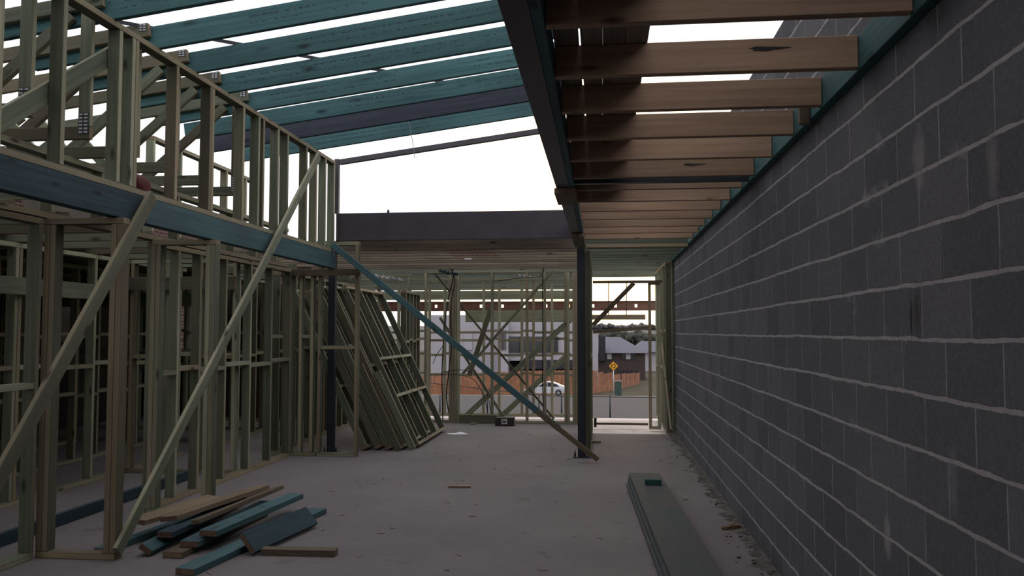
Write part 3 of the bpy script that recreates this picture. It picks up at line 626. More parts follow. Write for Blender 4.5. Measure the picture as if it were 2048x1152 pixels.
for k, (y, L, dx, lab) in enumerate([(11.03, 1.15, 0.0, 'short board leaning on the front of the frame stack, nearest to the floor edge'), (10.90, 1.25, -0.16, 'short board leaning on the frame stack, left of another short board')]):
    q = V((-2.53+dx, y, 0.012)); o = board('leaning_board', q, q+DIR*L, 0.09, 0.035, V((DIR.z,0,-DIR.x)), 'pine'); props(o, lab, 'board', kind='thing')
# ------------------------------------------------------------------ floor items
# right stack of long teal boards
for k in range(3):
    xl = 0.272-0.014*(2-k)+0.155; zc = 0.0235+0.0455*k
    o = board('blue_board', (xl+0.219, 2.6, zc), (xl, 8.66+0.02*k, zc), 0.31, 0.045, (1,0,0), 'dusty'); props(o, 'long dusty teal board on the right floor, ' + ['bottom of the stack of three', 'middle of the stack of three', 'top of the stack of three'][k], 'board', 'stack of long teal boards', 'thing')
o = bx('offcut_block', 0.40, 0.555, 8.0, 8.10, 0.1385, 0.19, 'teal'); props(o, 'short teal offcut block lying on the far end of the long board stack', 'offcut', kind='thing')
def cut(p, q, w, t, wd, mat, label): 
    o = board('timber_offcut', p, q, w, t, wd, mat); props(o, label, 'offcut', 'pile of timber offcuts', 'thing'); return o
cut((-2.41,5.785,0.023),(-1.875,5.80,0.023), 0.09,0.045,(0,1,0),'brown','short brown offcut lying alone right of the pile')
cut((-2.50,5.72,0.085),(-2.36,6.62,0.085), 0.17,0.04,(0.65,0,-0.75),'darkblue','dark blue board tilted on edge at the right of the offcut pile')
cut((-2.70,5.22,0.024),(-2.46,7.12,0.024), 0.14,0.045,(1,0,0),'blue','longest teal board at the front of the offcut pile')
cut((-2.83,5.80,0.130),(-2.70,7.20,0.130), 0.14,0.045,(1,0,0),'blue','flat teal board on top of the offcut pile')
cut((-2.93,5.72,0.070),(-2.95,7.15,0.070), 0.14,0.045,(1,0,0),'blue','teal board under the top board of the offcut pile')
cut((-2.99,5.60,0.0235),(-2.93,6.95,0.0235), 0.15,0.045,(1,0,0),'brown','brown ended board at the bottom of the offcut pile')
cut((-3.03,6.0,0.160),(-2.93,7.42,0.160), 0.06,0.035,(1,0,0.15),'brown','narrow brown batten across the middle of the offcut pile')
cut((-3.15,5.78,0.115),(-3.12,7.05,0.115), 0.12,0.045,(1,0,0.0),'darkblue','blue board on the left half of the offcut pile, pale sawn end forward')
cut((-3.25,6.02,0.175),(-3.08,7.36,0.165), 0.15,0.04,(1,0,0.12),'tan','broad light brown board at the back of the offcut pile')
cut((-3.46,5.95,0.165),(-3.305,6.89,0.158), 0.14,0.04,(1,0,-0.1),'tan','thin light brown board at the far left of the offcut pile')
cut((-3.20,5.62,0.05),(-3.20,6.5,0.07), 0.10,0.045,(0.8,0,-0.5),'blue','short tilted board with a red brown end at the left front of the pile')
cut((-3.56,5.64,0.024),(-3.40,6.80,0.024), 0.09,0.045,(1,0,0),'blue','dark board poking out at the left end of the offcut pile')
cut((-3.25,6.3,0.075),(-3.30,7.75,0.065), 0.09,0.04,(1,0,0),'plank','dark stick poking out at the back of the offcut pile')
# blue step board in the alcove
o = bx('blue_board', -4.44, -4.395, 4.0, 8.6, 0.001, 0.10, 'darkblue'); props(o, 'blue board on edge along the floor behind the near nib frames', 'board', kind='thing')
# carton
root = empty('carton', (-1.62,14.05,0), 'small dark carton with a white label at the foot of the far frame', 'box')
M['carton'] = plain('dark_carton', (0.035,0.028,0.028), noise=0.2); M['label'] = plain('label_paper', (0.55,0.53,0.55), noise=0.1); M['ink'] = plain('label_ink', (0.08,0.08,0.09))
bm = bmesh.new(); add_box(bm, -1.79,-1.47, 13.95,14.15, 0,0.14); bmesh.ops.bevel(bm, geom=bm.edges[:], offset=0.004, segments=1, affect='EDGES'); mesh_obj('body', bm, 'carton', root)
bm = bmesh.new(); add_box(bm, -1.68,-1.585, 13.947,13.9495, 0.035,0.12); mesh_obj('label_sticker', bm, 'label', root)
bm = bmesh.new(); add_box(bm, -1.665,-1.60, 13.945,13.9468, 0.055,0.085); add_box(bm, -1.665,-1.62, 13.945,13.9468, 0.098,0.106); mesh_obj('label_print', bm, 'ink', root)
# white paper / plastic scrap
bm = bmesh.new(); n = 14; vs = []
for i in range(n+1):
    for j in range(5):
        u, v = i/n-0.5, j/4-0.5
        w = 1-(2*u)**2
        vs.append(bm.verts.new((u*0.36, v*0.16*max(w,0.05), 0.008+0.035*w*(1-(2*v)**2)*(0.7+0.3*math.sin(9*u)))))
for i in range(n):
    for j in range(4): bm.faces.new((vs[i*5+j], vs[(i+1)*5+j], vs[(i+1)*5+j+1], vs[i*5+j+1])).smooth = True
r = bmesh.ops.extrude_face_region(bm, geom=bm.faces[:])
for g in r['geom']:
    if isinstance(g, bmesh.types.BMVert): g.co.z -= 0.006
bmesh.ops.recalc_face_normals(bm, faces=bm.faces[:])
o = mesh_obj('plastic_scrap', bm, 'white', None, (-2.22,12.75,0)); props(o, 'white plastic scrap on the floor beside the leaning frames', 'scrap', kind='thing')
p = at(543,868,'Z',0); bm = bmesh.new(); bmesh.ops.create_icosphere(bm, subdivisions=3, radius=1)
for v in bm.verts:
    k = 1+0.15*math.sin(4*v.co.x+2*v.co.y)*math.cos(5*v.co.z); v.co = V((v.co.x*0.10*k, v.co.y*0.10*k, (max(v.co.z,-0.7)+0.7)*0.07*k))
for f in bm.faces: f.smooth = True
o = mesh_obj('plastic_bag', bm, 'white', None, (p.x, p.y, 0.001)); props(o, 'small white bag on the floor behind the long left stud frame', 'bag', kind='thing')
o = board('timber_stick', (-1.56,8.42,0.012), (-1.33,8.43,0.012), 0.035, 0.02, (0,1,0), 'warm'); props(o, 'small red brown stick alone on the open floor', 'stick', kind='thing')
o = board('timber_chip', (-0.14,11.99,0.018), (-0.02,12.0,0.02), 0.06, 0.035, (0,1,0), 'plank'); props(o, 'small dark chip on the floor right of the lone post', 'chip', kind='thing')
o = board('timber_chip', (-2.23,14.1,0.02), (-2.14,14.1,0.02), 0.06, 0.035, (0,1,0), 'plank'); props(o, 'small dark chip on the floor left of the carton', 'chip', kind='thing')
rb = bmesh.new(); add_box(rb, -0.05,0.05,-0.02,0.02,0,0.02); add_box(rb, 0.0,0.08,0.0,0.05,0.0,0.03); add_box(rb, -0.07,-0.02,-0.03,0.01,0.0,0.015); 
for v in rb.verts: v.co += V((random.uniform(-.008,.008), random.uniform(-.008,.008), abs(random.uniform(0,.006))))
M['scrap'] = plain('ochre_scrap', (0.16,0.10,0.05), noise=0.6, scale=40)
o = mesh_obj('scrap_piece', rb, 'scrap', None, (1.02,6.9,0.0)); props(o, 'crumpled brown scrap on the floor near the block wall', 'scrap', kind='thing')
# rubble along the wall foot: uncountable
M['rubble'] = plain('mortar_rubble', (0.085,0.074,0.07), noise=0.7, scale=14, bump=0.6)
bm = bmesh.new()
for i in range(420):
    y = random.uniform(3.5, 13.0); d = abs(random.gauss(0, 0.07)); s = random.choice([0.004,0.006,0.008,0.012])*random.uniform(.6,1.4)
    x = XW-0.012-d-s
    r = bmesh.ops.create_icosphere(bm, subdivisions=1, radius=s)
    for v in r['verts']: v.co = V((x+v.co.x*random.uniform(.7,1.3), y+v.co.y*random.uniform(.7,1.5), s*0.3+v.co.z*0.6))
n = 900; prev = None; w = 0.08                            # a thin ragged bank of droppings against the wall foot
for i in range(n+1):
    y = 3.5+i*9.6/n; w += random.uniform(-.03,.03)+(0.085-w)*0.18; ww = max(0.015, w+random.uniform(-.02,.02)); h = 0.012+0.006*random.random()
    row = [bm.verts.new((XW-0.001,y,h)), bm.verts.new((XW-ww*0.5,y,h*random.uniform(.3,.9))), bm.verts.new((XW-ww,y,0.001))]
    if prev:
        for j in range(2): bm.faces.new((prev[j], prev[j+1], row[j+1], row[j]))
    prev = row
o = mesh_obj('rubble', bm, 'rubble'); props(o, 'crumbs of mortar and dirt along the foot of the block wall', 'rubble', kind='stuff')
bm = bmesh.new()
for i in range(70):
    x, y = random.uniform(-3.0,1.0), random.uniform(5.2,13.5)
    L = random.uniform(0.015,0.07); a = random.uniform(0,PI); w = random.uniform(0.004,0.012)
    r = bmesh.ops.create_cube(bm, size=1)
    Rz = Matrix.Rotation(a, 4, 'Z')
    for v in r['verts']: v.co = Rz @ V((v.co.x*L, v.co.y*w, v.co.z*0.006)) + V((x,y,0.0035))
o = mesh_obj('wood_shavings', bm, 'plank'); props(o, 'tiny dark wood shavings strewn over the slab', 'debris', kind='stuff')

# ------------------------------------------------------------------ cables
def cable(px, Y, r, label):
    o = tube('electrical_cable', [tuple(at(x,y,'Y',Y+0.02*math.sin(i*2))) for i, (x, y) in enumerate(px)], r, 'black'); props(o, label, 'cable', 'black electrical cables hanging in the far frame', 'thing')
cable([(905,535),(906,560),(898,590),(889,650),(886,700),(884,760),(886,850)], 14.15, 0.010, 'left of the two thick black cables hanging in the far frame')
cable([(900,535),(910,560),(903,600),(901,640),(903,690),(898,740),(893,790),(898,826)], 14.10, 0.010, 'right of the two thick black cables hanging in the far frame')
cable([(886,692),(872,712),(866,728)], 14.12, 0.006, 'short black cable tail curving left of the hanging pair')
cable([(882,745),(925,740),(958,755),(975,790),(982,828)], 14.14, 0.006, 'upper looping black cable arching to the right low in the far frame')
cable([(882,750),(920,750),(950,762),(968,795),(976,828)], 14.18, 0.006, 'lower looping black cable arching to the right low in the far frame')
cable([(1086,535),(1085,600),(1086,680),(1085,760),(1088,838)], 14.2, 0.009, 'single black cable hanging right of the middle in the far frame')
cable([(985,563),(1040,556),(1082,552),(1088,520)], 14.2, 0.007, 'black cable drooping along the far ceiling')
cable([(700,535),(780,528),(840,530)], 13.9, 0.007, 'black cable lying along the low far ceiling at left')

exec_outside = True
# ------------------------------------------------------------------ outside
TER = [(13.0,-0.03),(15.75,-0.06),(17.5,-0.25),(22,-0.65),(45,-1.90),(60,-3.0),(78,-4.25),(85,-4.4),(120,-4.9),(220,-6.5),(420,-8)]
def gz(d):
    for (a, za), (b, zb) in zip(TER, TER[1:]):
        if d <= b: return za+(zb-za)*(d-a)/(b-a)
    return TER[-1][1]
M['dirt'] = plain('pale_dirt', (0.62,0.54,0.49), noise=0.2, scale=1.5, bump=0.3, rough=0.95)
M['asphalt'] = plain('asphalt', (0.05,0.047,0.052), noise=0.12, scale=3, rough=0.9)
M['kerb'] = plain('pale_concrete', (0.2,0.187,0.18), noise=0.1, scale=1)
M['grass'] = plain('dry_grass', (0.042,0.035,0.018), noise=0.4, scale=0.8, rough=0.95)
def strip(name, d0, d1, mat, label, cat, lift=0.0, xw=3.0, kind='structure'):
    bm = bmesh.new(); ds = [d0]+[d for d, _ in TER if d0 < d < d1]+[d1]; prev = None
    for d in ds:
        w = 12+d*xw; row = [bm.verts.new((-w,d,gz(d)+lift)), bm.verts.new((w,d,gz(d)+lift))]
        if prev: bm.faces.new((prev[0], prev[1], row[1], row[0]))
        prev = row
    return props(mesh_obj(name, bm, mat), label, cat, kind=kind)
strip('ground', 13.12, 20.5, 'dirt', 'pale bare ground in front of the house', 'ground')
strip('road', 20.5, 58, 'asphalt', 'grey asphalt street', 'road')
strip('footpath', 58, 63, 'kerb', 'pale concrete kerb and footpath across the street', 'footpath')
strip('lawn', 63, 420, 'grass', 'dry grass verge and land beyond the street', 'grass')
# site fence: low rail and posts
root = empty('site_fence', (0.2,21.5,gz(21.5)), 'low dark wire fence rail along the near side of the street', 'fence')
tube('rail', [tuple(at(1100,792,'Y',21.5)), tuple(at(1330,795,'Y',21.5))], 0.012, 'darksteel', root, smooth=False)
tube('rail', [tuple(at(850,765,'Y',21.5)), tuple(at(1100,792,'Y',21.5))], 0.010, 'darksteel', root, smooth=False)
for px in (880, 975, 1078, 1123, 1220, 1318):
    p = at(px, 792, 'Y', 21.5); tube('fence_post', [(p.x,21.5,gz(21.5)-0.05), (p.x,21.5,p.z+0.03)], 0.018, 'darksteel', root, smooth=False)
# paling fences
M['paling'] = plain('orange_brown_paling', (0.27,0.115,0.062), noise=0.25, scale=2)
def paling(label, pts, name='paling_fence'):
    """pts: (px, top y, depth) along the fence; each span is a bay with its own palings"""
    p0 = at(pts[0][0], 760, 'Y', pts[0][2]); root = empty(name, (p0.x, p0.y, gz(pts[0][2])), label, 'fence')
    for (xa, ya, da), (xb, yb, db) in zip(pts[::2], pts[1::2]):
        A, B = at(xa, ya, 'Y', da), at(xb, yb, 'Y', db); bm = bmesh.new(); n = max(3, int((B-A).length/0.35))
        dirv = (B-A); dh = V((dirv.x, dirv.y, 0)).normalized(); nn = V((-dh.y, dh.x, 0))
        for k in range(n):
            t0, t1 = (k+0.03)/n, (k+0.97)/n; a, b = A.lerp(B, t0), A.lerp(B, t1); off = nn*(0.012 if k%2 else -0.012)
            a, b = a+off, b+off; z0 = gz((a.y+b.y)/2)-0.1
            vs = [bm.verts.new(q) for q in ((a.x,a.y,z0),(b.x,b.y,z0),(b.x,b.y,b.z),(a.x,a.y,a.z))]; vs2 = [bm.verts.new(v.co+nn*0.02) for v in vs]
            bm.faces.new(vs); bm.faces.new(vs2[::-1])
            for q in range(4): bm.faces.new((vs[q], vs2[q], vs2[(q+1)%4], vs[(q+1)%4]))
        bmesh.ops.recalc_face_normals(bm, faces=bm.faces[:]); mesh_obj('fence_bay', bm, 'paling', root)
    return root
paling('long orange brown paling fence across the street, seen through the far frame', [(845,752,64),(905,749,65),(905,747,65),(965,746,66),(965,745,66),(1030,744,68),(1030,742,68),(1100,741,72),(1100,741,72),(1187,740,80)])
paling('stepped orange paling fence right of the white house, by the street sign', [(1187,742,80),(1195,741,81),(1196,746,82),(1206,743,83),(1207,748,84),(1227,744,86),(1229,750,87),(1241,747,89),(1243,748,90),(1252,746,92),(1253,748,93),(1261,746,95),(1262,747,96),(1270,745,98),(1271,747,99),(1279,745,101)])
# retaining wall under right fence
def house_box(name, px0, px1, yt, yb, d, dep, mat, root):
    a = at(px0, yt, 'Y', d); b = at(px1, yb, 'Y', d); bm = bmesh.new(); add_box(bm, a.x, b.x, d, d+dep, b.z, a.z); return mesh_obj(name, bm, mat, root)
M['render'] = plain('white_render', (0.36,0.34,0.375), noise=0.05, scale=0.5)
M['glass'] = plain('dark_window_glass', (0.03,0.035,0.04), rough=0.15, noise=0.1, spec=0.6)
M['darkclad'] = plain('charcoal_cladding', (0.028,0.026,0.034), noise=0.15, scale=2)
D = 95
root = empty('white_house', (at(1020,780,'Y',D).x, D, gz(D)), 'modern white rendered house with flat roofs behind the paling fence', 'house')
house_box('left_block', 858, 1000, 630, 800, D+1, 10, 'render', root)
house_box('middle_tower', 995, 1016, 644, 800, D-1, 9, 'render', root)
house_box('right_block', 1013, 1152, 644, 722, D, 10, 'render', root)
house_box('ground_floor', 1016, 1187, 722, 800, D+2, 8, 'darkclad', root)
house_box('side_wing', 1150, 1196, 668, 800, D+0.5, 9, 'render', root)
house_box('balcony', 1040, 1160, 720, 738, D-1.2, 1.1, 'darkclad', root)
w = house_box('window', 1015, 1116, 673, 705, D-0.2, 0.3, 'glass', root)
house_box('window_frame', 1038, 1040, 673, 705, D-0.3, 0.12, 'darkclad', w)
house_box('window', 928, 944, 668, 700, D+0.8, 0.3, 'render', root)
for k in range(4): house_box('fin', 1000.5+3.2*k, 1001.6+3.2*k, 660, 700, D-1.15, 0.16, 'darkclad', root)
bm = bmesh.new()
for k in range(9): add_box(bm, at(862,0,'Y',70).x, at(880,0,'Y',70).x, 70, 70.1, 0, 0.06) if False else None
bm.free()
D = 112
root = empty('brick_house', (at(1240,770,'Y',D).x, D, gz(D)), 'two storey brown brick house with grey hip roof across the street', 'house')
M['housebrick'] = plain('brown_brick', (0.06,0.042,0.04), noise=0.15, scale=3); M['rooftile'] = plain('grey_roof', (0.12,0.118,0.145), noise=0.08, scale=1); M['curtain'] = plain('net_curtain', (0.42,0.40,0.42), noise=0.05)
house_box('wall', 1196, 1291, 705, 775, D, 10, 'housebrick', root)
house_box('chimney_panel', 1197, 1211, 672, 722, D-0.8, 1.2, 'darkclad', root)
for a, b in ((1212,1225), (1243,1270)):
    w = house_box('window', a, b, 705.5, 719, D-0.1, 0.2, 'glass', root)
    c = (a+b)/2; q = 4.5
    house_box('curtain', max(c-q, a+1), c+q, 706, 718.5, D-0.16, 0.05, 'curtain', w)
house_box('garage_door', 1238, 1276, 741, 768, D-0.1, 0.2, 'darkclad', root)
e0, e1 = at(1190,706,'Y',D-0.7), at(1298,706,'Y',D-0.7); r0, r1 = at(1196,674,'Y',D+5), at(1240,674,'Y',D+5)
bm = bmesh.new(); z0 = e0.z; zt = r0.z
c = [bm.verts.new(p) for p in ((e0.x,D-0.7,z0),(e1.x,D-0.7,z0),(e1.x,D+10.7,z0),(e0.x,D+10.7,z0),(e0.x+0.1,D+5,zt),(r1.x,D+5,zt))]
for f in ((0,1,5,4),(2,3,4,5),(1,2,5),(3,0,4),(3,2,1,0)): bm.faces.new([c[i] for i in f])
bmesh.ops.recalc_face_normals(bm, faces=bm.faces[:]); mesh_obj('hip_roof', bm, 'rooftile', root)
# second far roof
D2 = 150
root = empty('far_house', (at(1300,720,'Y',D2).x, D2, gz(D2)), 'far house with a pale roof at the right edge of the street view', 'house')
house_box('wall', 1288, 1345, 704, 760, D2, 10, 'render', root)
bm = bmesh.new(); a, b = at(1262,704,'Y',D2-1), at(1350,704,'Y',D2-1); t0, t1 = at(1282,682,'Y',D2+5), at(1330,682,'Y',D2+5)
c = [bm.verts.new(p) for p in ((a.x,D2-1,a.z),(b.x,D2-1,a.z),(b.x,D2+11,a.z),(a.x,D2+11,a.z),(t0.x,D2+5,t0.z),(t1.x,D2+5,t0.z))]
for f in ((0,1,5,4),(2,3,4,5),(1,2,5),(3,0,4),(3,2,1,0)): bm.faces.new([c[i] for i in f])
bmesh.ops.recalc_face_normals(bm, faces=bm.faces[:]); mesh_obj('roof', bm, 'rooftile', root)
# sign
D = 76; p = at(1227, 732, 'Y', D); root = empty('street_sign', (p.x, D, gz(D)), 'yellow diamond roundabout warning sign on a post by the orange fence', 'sign')
M['sign'] = plain('yellow_sign', (0.72,0.33,0.02), noise=0.05, rough=0.4); M['signblack'] = plain('sign_black', (0.015,0.012,0.01))
tube('post', [(p.x,D+0.05,gz(D)-0.1), (p.x,D+0.05,p.z)], 0.04, 'galv', root, smooth=False)
bm = prism_bm([(p.x-0.42,p.z),(p.x,p.z-0.42),(p.x+0.42,p.z),(p.x,p.z+0.42)], D-0.02, D); mesh_obj('sign_plate', bm, 'sign', root)
bm = bmesh.new()
for k in range(3):                                       # three arrows chasing round a ring
    a0 = 2*PI*k/3; seg = 7; prev = None
    for i in range(seg+1):
        a = a0+1.35*i/seg; row = [bm.verts.new((p.x+r*math.cos(a), D-0.03, p.z+r*math.sin(a))) for r in (0.13,0.21)]
        if prev: bm.faces.new((prev[0], prev[1], row[1], row[0]))
        prev = row
    a = a0+1.35; tip = a0+1.85
    bm.faces.new([bm.verts.new((p.x+r*math.cos(t), D-0.03, p.z+r*math.sin(t))) for r, t in ((0.09,a),(0.25,a),(0.17,tip))])
r = bmesh.ops.extrude_face_region(bm, geom=bm.faces[:])
for g in r['geom']:
    if isinstance(g, bmesh.types.BMVert): g.co.y += 0.008
bmesh.ops.recalc_face_normals(bm, faces=bm.faces[:]); mesh_obj('arrow_ring', bm, 'signblack', root)
# electrical cabinet
D = 66; a = at(1230,763,'Y',D); b = at(1243,763,'Y',D); root = empty('electrical_cabinet', ((a.x+b.x)/2, D, gz(D)), 'green street electrical cabinet on the verge in front of the stepped fence', 'cabinet')
M['greenbox'] = plain('green_cabinet', (0.04,0.07,0.06), noise=0.1)
bm = bmesh.new(); add_box(bm, a.x, b.x, D, D+0.5, gz(D)-0.05, a.z); mesh_obj('body', bm, 'greenbox', root)
bm = bmesh.new(); add_box(bm, a.x-0.03, b.x+0.03, D-0.03, D+0.53, a.z, a.z+0.05); mesh_obj('lid', bm, 'kerb', root)
# car: side view body lofted across its width
def car(px0, px1, D, label):
    a = at(px0, 780, 'Y', D); b = at(px1, 780, 'Y', D); L = b.x-a.x; zg = gz(D); s = L/4.5
    root = empty('car', ((a.x+b.x)/2, D, zg), label, 'car')
    M['carpaint'] = plain('silver_car_paint', (0.42,0.43,0.47), rough=0.25, noise=0.03, spec=0.6); M['tyre'] = plain('tyre_rubber', (0.02,0.02,0.022))
    prof = [(0.0,0.35),(0.02,0.62),(0.15,0.75),(0.55,0.84),(1.25,0.92),(1.95,1.34),(2.5,1.46),(3.0,1.42),(3.5,1.25),(3.95,1.05),(4.35,0.95),(4.46,0.70),(4.5,0.40),(4.4,0.28),(3.85,0.26),(0.2,0.24)]
    bm = bmesh.new(); rings = []
    for w, ins in ((-0.88,0.10),(-0.80,0.0),(0.80,0.0),(0.88,0.10)):
        ring = []
        for x, z in prof:
            zz = z; yy = w*(1.0 if z < 0.95 else 0.82)
            cx, cz = 2.25, 0.65
            ring.append(bm.verts.new((a.x+s*(x+(cx-x)*ins*0.25), D+0.9*s+yy*s, zg+s*(zz+(cz-zz)*ins*0.25))))
        rings.append(ring)
    n = len(prof)
    for r0, r1 in zip(rings, rings[1:]):
        for i in range(n): bm.faces.new((r0[i], r0[(i+1)%n], r1[(i+1)%n], r1[i])).smooth = False
    bm.faces.new(rings[0]); bm.faces.new(rings[-1][::-1]); bmesh.ops.recalc_face_normals(bm, faces=bm.faces[:])
    mesh_obj('body', bm, 'carpaint', root)
    wy = D+0.9*s-0.84*s
    for poly in ([(1.45,0.95),(2.0,1.28),(2.45,1.38),(2.45,0.95)], [(2.52,0.95),(2.52,1.38),(3.0,1.35),(3.45,1.18),(3.7,0.98)]):
        bm = prism_bm([(a.x+s*x, zg+s*z) for x, z in poly], wy-0.03*s, wy+0.03*s); mesh_obj('side_window', bm, 'glass', root)
    for x in (0.85, 3.65):
        bm = bmesh.new(); add_cyl(bm, (a.x+s*x, D+0.1*s, zg+0.32*s), 0.33*s, 0.22*s, 'Y', 24); w = mesh_obj('wheel', bm, 'tyre', root)
        bm = bmesh.new()
        for k in range(5):
            r_ = bmesh.ops.create_cube(bm, size=1); Rk = Matrix.Rotation(2*PI*k/5, 4, 'Y')
            for v in r_['verts']: v.co = Rk @ V((v.co.x*0.05*s, v.co.y*0.02*s, (v.co.z+0.5)*0.21*s)) + V((a.x+s*x, D-0.02*s, zg+0.32*s))
        mesh_obj('rim', bm, 'galv', w)
    bm = bmesh.new(); add_box(bm, a.x+4.36*s, a.x+4.47*s, D+0.08*s, D+0.3*s, zg+0.72*s, zg+0.86*s); mesh_obj('tail_light', bm, 'red', root)
car(1048, 1133, 60, 'silver car parked in front of the orange paling fence')
# trees and hills
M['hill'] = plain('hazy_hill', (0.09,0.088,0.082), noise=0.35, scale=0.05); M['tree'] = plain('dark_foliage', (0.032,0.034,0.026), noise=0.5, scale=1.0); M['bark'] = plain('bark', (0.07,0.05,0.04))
def ridge(name, d0, d1, x0, x1, ztop, mat, label, bump, n=90, seed=1):
    rnd = random.Random(seed); bm = bmesh.new(); prev = None
    for i in range(n+1):
        x = x0+(x1-x0)*i/n; h = ztop+bump*(math.sin(i*0.9)*0.3+math.sin(i*0.31)*0.5+rnd.uniform(-0.35,0.35))
        row = [bm.verts.new((x,d0,-9)), bm.verts.new((x,d0+(d1-d0)*0.5,(h-9)/2+1)), bm.verts.new((x,d1,h)), bm.verts.new((x,d1+(d1-d0)*0.6,-9))]
        if prev:
            for j in range(3): bm.faces.new((prev[j], prev[j+1], row[j+1], row[j]))
        prev = row
    bmesh.ops.recalc_face_normals(bm, faces=bm.faces[:])
    return props(mesh_obj(name, bm, mat), label, 'hill', kind='structure')
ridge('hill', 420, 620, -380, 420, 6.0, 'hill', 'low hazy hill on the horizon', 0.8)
def tree(x, d, h, w, label, seed):
    rnd = random.Random(seed); zb = gz(d); root = empty('tree', (x,d,zb), label, 'tree', 'trees beyond the houses')
    tube('trunk', [(x,d,zb-0.2),(x+0.1*w,d,zb+h*0.6)], 0.04*h, 'bark', root, smooth=False)
    bm = bmesh.new()
    for k in range(130):
        a, r = rnd.uniform(0,2*PI), w*0.55*math.sqrt(rnd.random()); zz = zb+h*rnd.uniform(0.22,0.97)*(1-0.25*(r/w)); s = w*rnd.uniform(0.05,0.11)
        q = bmesh.ops.create_icosphere(bm, subdivisions=1, radius=s); c = V((x+r*math.cos(a), d+r*math.sin(a), zz))
        for v in q['verts']: v.co = c + v.co*rnd.uniform(0.8,1.2)
    for f in bm.faces: f.smooth = True
    mesh_obj('crown', bm, 'tree', root)
tlabel = ['dark tree behind the brick house roof', 'dark tree just right of the brick house ridge', 'dark tree at the right edge of the street view', 'dark tree behind the pale far roof', 'bushy dark tree between the white and brick houses']
for i, (px, d, py, w) in enumerate([(1214,290,664,12), (1258,240,662,16), (1294,176,666,9), (1340,310,664,12), (1199,170,672,7)]):
    p = at(px, py, 'Y', d); tree(p.x, d, p.z-gz(d), w, tlabel[i], i)
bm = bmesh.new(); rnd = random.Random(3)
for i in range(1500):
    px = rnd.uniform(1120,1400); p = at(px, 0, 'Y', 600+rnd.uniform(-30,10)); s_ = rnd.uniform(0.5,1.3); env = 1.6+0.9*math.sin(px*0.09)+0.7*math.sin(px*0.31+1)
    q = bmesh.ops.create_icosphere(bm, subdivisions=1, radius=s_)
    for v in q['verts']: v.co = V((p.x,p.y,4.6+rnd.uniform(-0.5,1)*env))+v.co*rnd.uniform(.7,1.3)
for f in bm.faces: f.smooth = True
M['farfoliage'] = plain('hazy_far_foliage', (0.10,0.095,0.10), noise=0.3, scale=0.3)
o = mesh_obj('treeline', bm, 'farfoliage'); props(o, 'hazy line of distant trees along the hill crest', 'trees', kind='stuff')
# porch beam with bolts and timber lintel beyond the front frames
root = empty('porch_beam', (-1.5,19.0,2.08), 'dark red brown porch beam with bright bolt holes, beyond the front frames', 'beam')
M['rust'] = plain('red_oxide_steel', (0.13,0.065,0.045), noise=0.2)
z0, z1 = 2.075, 2.275
bm = bmesh.new(); bx_ = [at(px,612,'Y',19.0).x for px in (872,962,1005,1048,1092,1137,1186,1231,1272)]
xs = [-6.0]+bx_+[1.6]; hr = 0.028
for xa, xb in zip(xs, xs[1:]):                           # web plate pierced by a row of small square-cut holes
    x0 = xa+(hr if xa != xs[0] else 0); x1 = xb-(hr if xb != xs[-1] else 0); add_box(bm, x0, x1, 19.0, 19.02, z0, z1)
for xh in bx_:
    add_box(bm, xh-hr, xh+hr, 19.0, 19.02, z0, (z0+z1)/2-0.035); add_box(bm, xh-hr, xh+hr, 19.0, 19.02, (z0+z1)/2+0.035, z1)
mesh_obj('web', bm, 'rust', root)
bm = bmesh.new(); add_box(bm, -6.0, 1.6, 18.96, 19.06, z1, z1+0.01); add_box(bm, -6.0, 1.6, 18.96, 19.06, z0-0.01, z0); mesh_obj('flange', bm, 'rust', root)
o = bx('lintel_beam', -0.35, 0.95, 18.2, 18.29, 1.845, 1.96, 'brown'); props(o, 'brown timber lintel low in the right opening', 'beam', kind='thing')
o = bx('lintel_beam', -3.0, -0.42, 18.2, 18.29, 1.80, 2.06, 'pine'); props(o, 'deep dark green lintel across the far left opening', 'beam', kind='thing')
o = bx('fascia_beam', -6.0, -0.38, 20.3, 20.36, 2.38, 2.60, 'pine'); props(o, 'fascia board at the street end of the far ceiling', 'beam', kind='thing')
for k, px in enumerate((1217, 1253)):
    a, b = at(px, 562, 'Y', 18.6), at(px, 634, 'Y', 18.6); o = board('hanger_rod', tuple(b), tuple(a), 0.022, 0.022, (1,0,0), 'darksteel'); props(o, ['left', 'right'][k]+' thin upright rod against the bright sky of the right opening', 'rod', kind='thing')
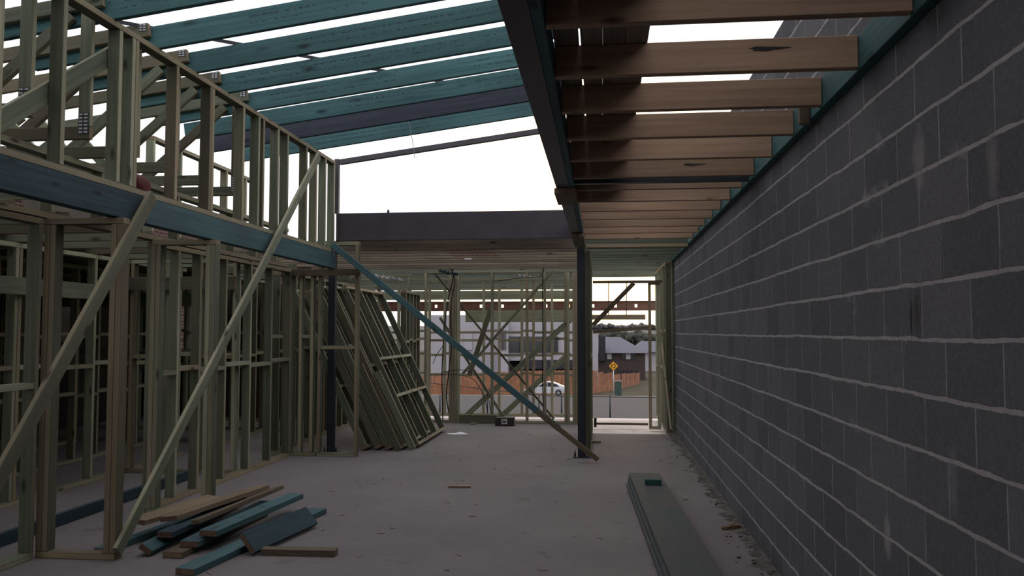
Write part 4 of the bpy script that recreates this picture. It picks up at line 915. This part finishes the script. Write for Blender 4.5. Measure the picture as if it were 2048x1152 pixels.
# neighbour's brick wall at the left
bm = bmesh.new(); add_box(bm, -10.9, -10.7, 2.0, 22.0, -0.3, 4.1); o = mesh_obj('wall_left', bm, 'brick'); struct(o, 'neighbouring red brick wall beyond the left rooms', 'wall')
bm = bmesh.new(); add_box(bm, -14, -9.6, -6, 15.7, -0.35, -0.2); o = mesh_obj('ground', bm, 'dirt'); struct(o, 'bare ground beside the house', 'ground')

# ------------------------------------------------------------------ unseen roof and rear wall, added to dim the near floor
struct(slab('ceiling', -9.6, -0.36, -6.2, 3.3, 4.42, 4.5, 'plank'), 'unseen roof deck added over and behind the camera to shade the near floor', 'ceiling')
struct(slab('ceiling', -0.36, 1.33, -6.2, -0.5, 4.42, 4.5, 'plank'), 'unseen right hand roof deck added behind the camera to shade the room', 'ceiling')
struct(slab('added_wall_back', -9.6, 1.33, -6.2, -6.0, 0.0, 4.45, 'brick'), 'unseen rear wall added behind the camera to keep light out', 'wall')
o = slab('shade_sheet', -9.4, -5.45, 4.0, 14.2, 2.505, 2.525, 'pine'); props(o, 'sheet added on the ceiling joists to darken the left rooms', 'sheet', kind='thing')  # cover added above the left rooms to block skylight
# ------------------------------------------------------------------ light
W = bpy.data.worlds.new('World'); S.world = W; W.use_nodes = True; nt = W.node_tree
bg = nt.nodes['Background']; tc = nt.nodes.new('ShaderNodeTexCoord'); sx = nt.nodes.new('ShaderNodeSeparateXYZ'); nt.links.new(tc.outputs['Generated'], sx.inputs[0])
up = ramp(nt, sx.outputs['Z'], 0.0, 0.30, (1.02,0.98,0.97), (1.0,0.99,1.03))
dot = N(nt, 'ShaderNodeVectorMath', operation='DOT_PRODUCT'); dot.inputs[1].default_value = (0.06,0.997,0.05); nt.links.new(tc.outputs['Generated'], dot.inputs[0])
glow = ramp(nt, dot.outputs['Value'], 0.955, 1.0)
c = mix(nt, glow, up, (4.0,2.8,1.5))
nt.links.new(c, bg.inputs['Color']); bg.inputs['Strength'].default_value = 1.0
S.view_settings.view_transform = 'Standard'; S.view_settings.look = 'None'; S.view_settings.gamma = 1; S.view_settings.exposure = 0.45
S.view_settings.use_curve_mapping = False
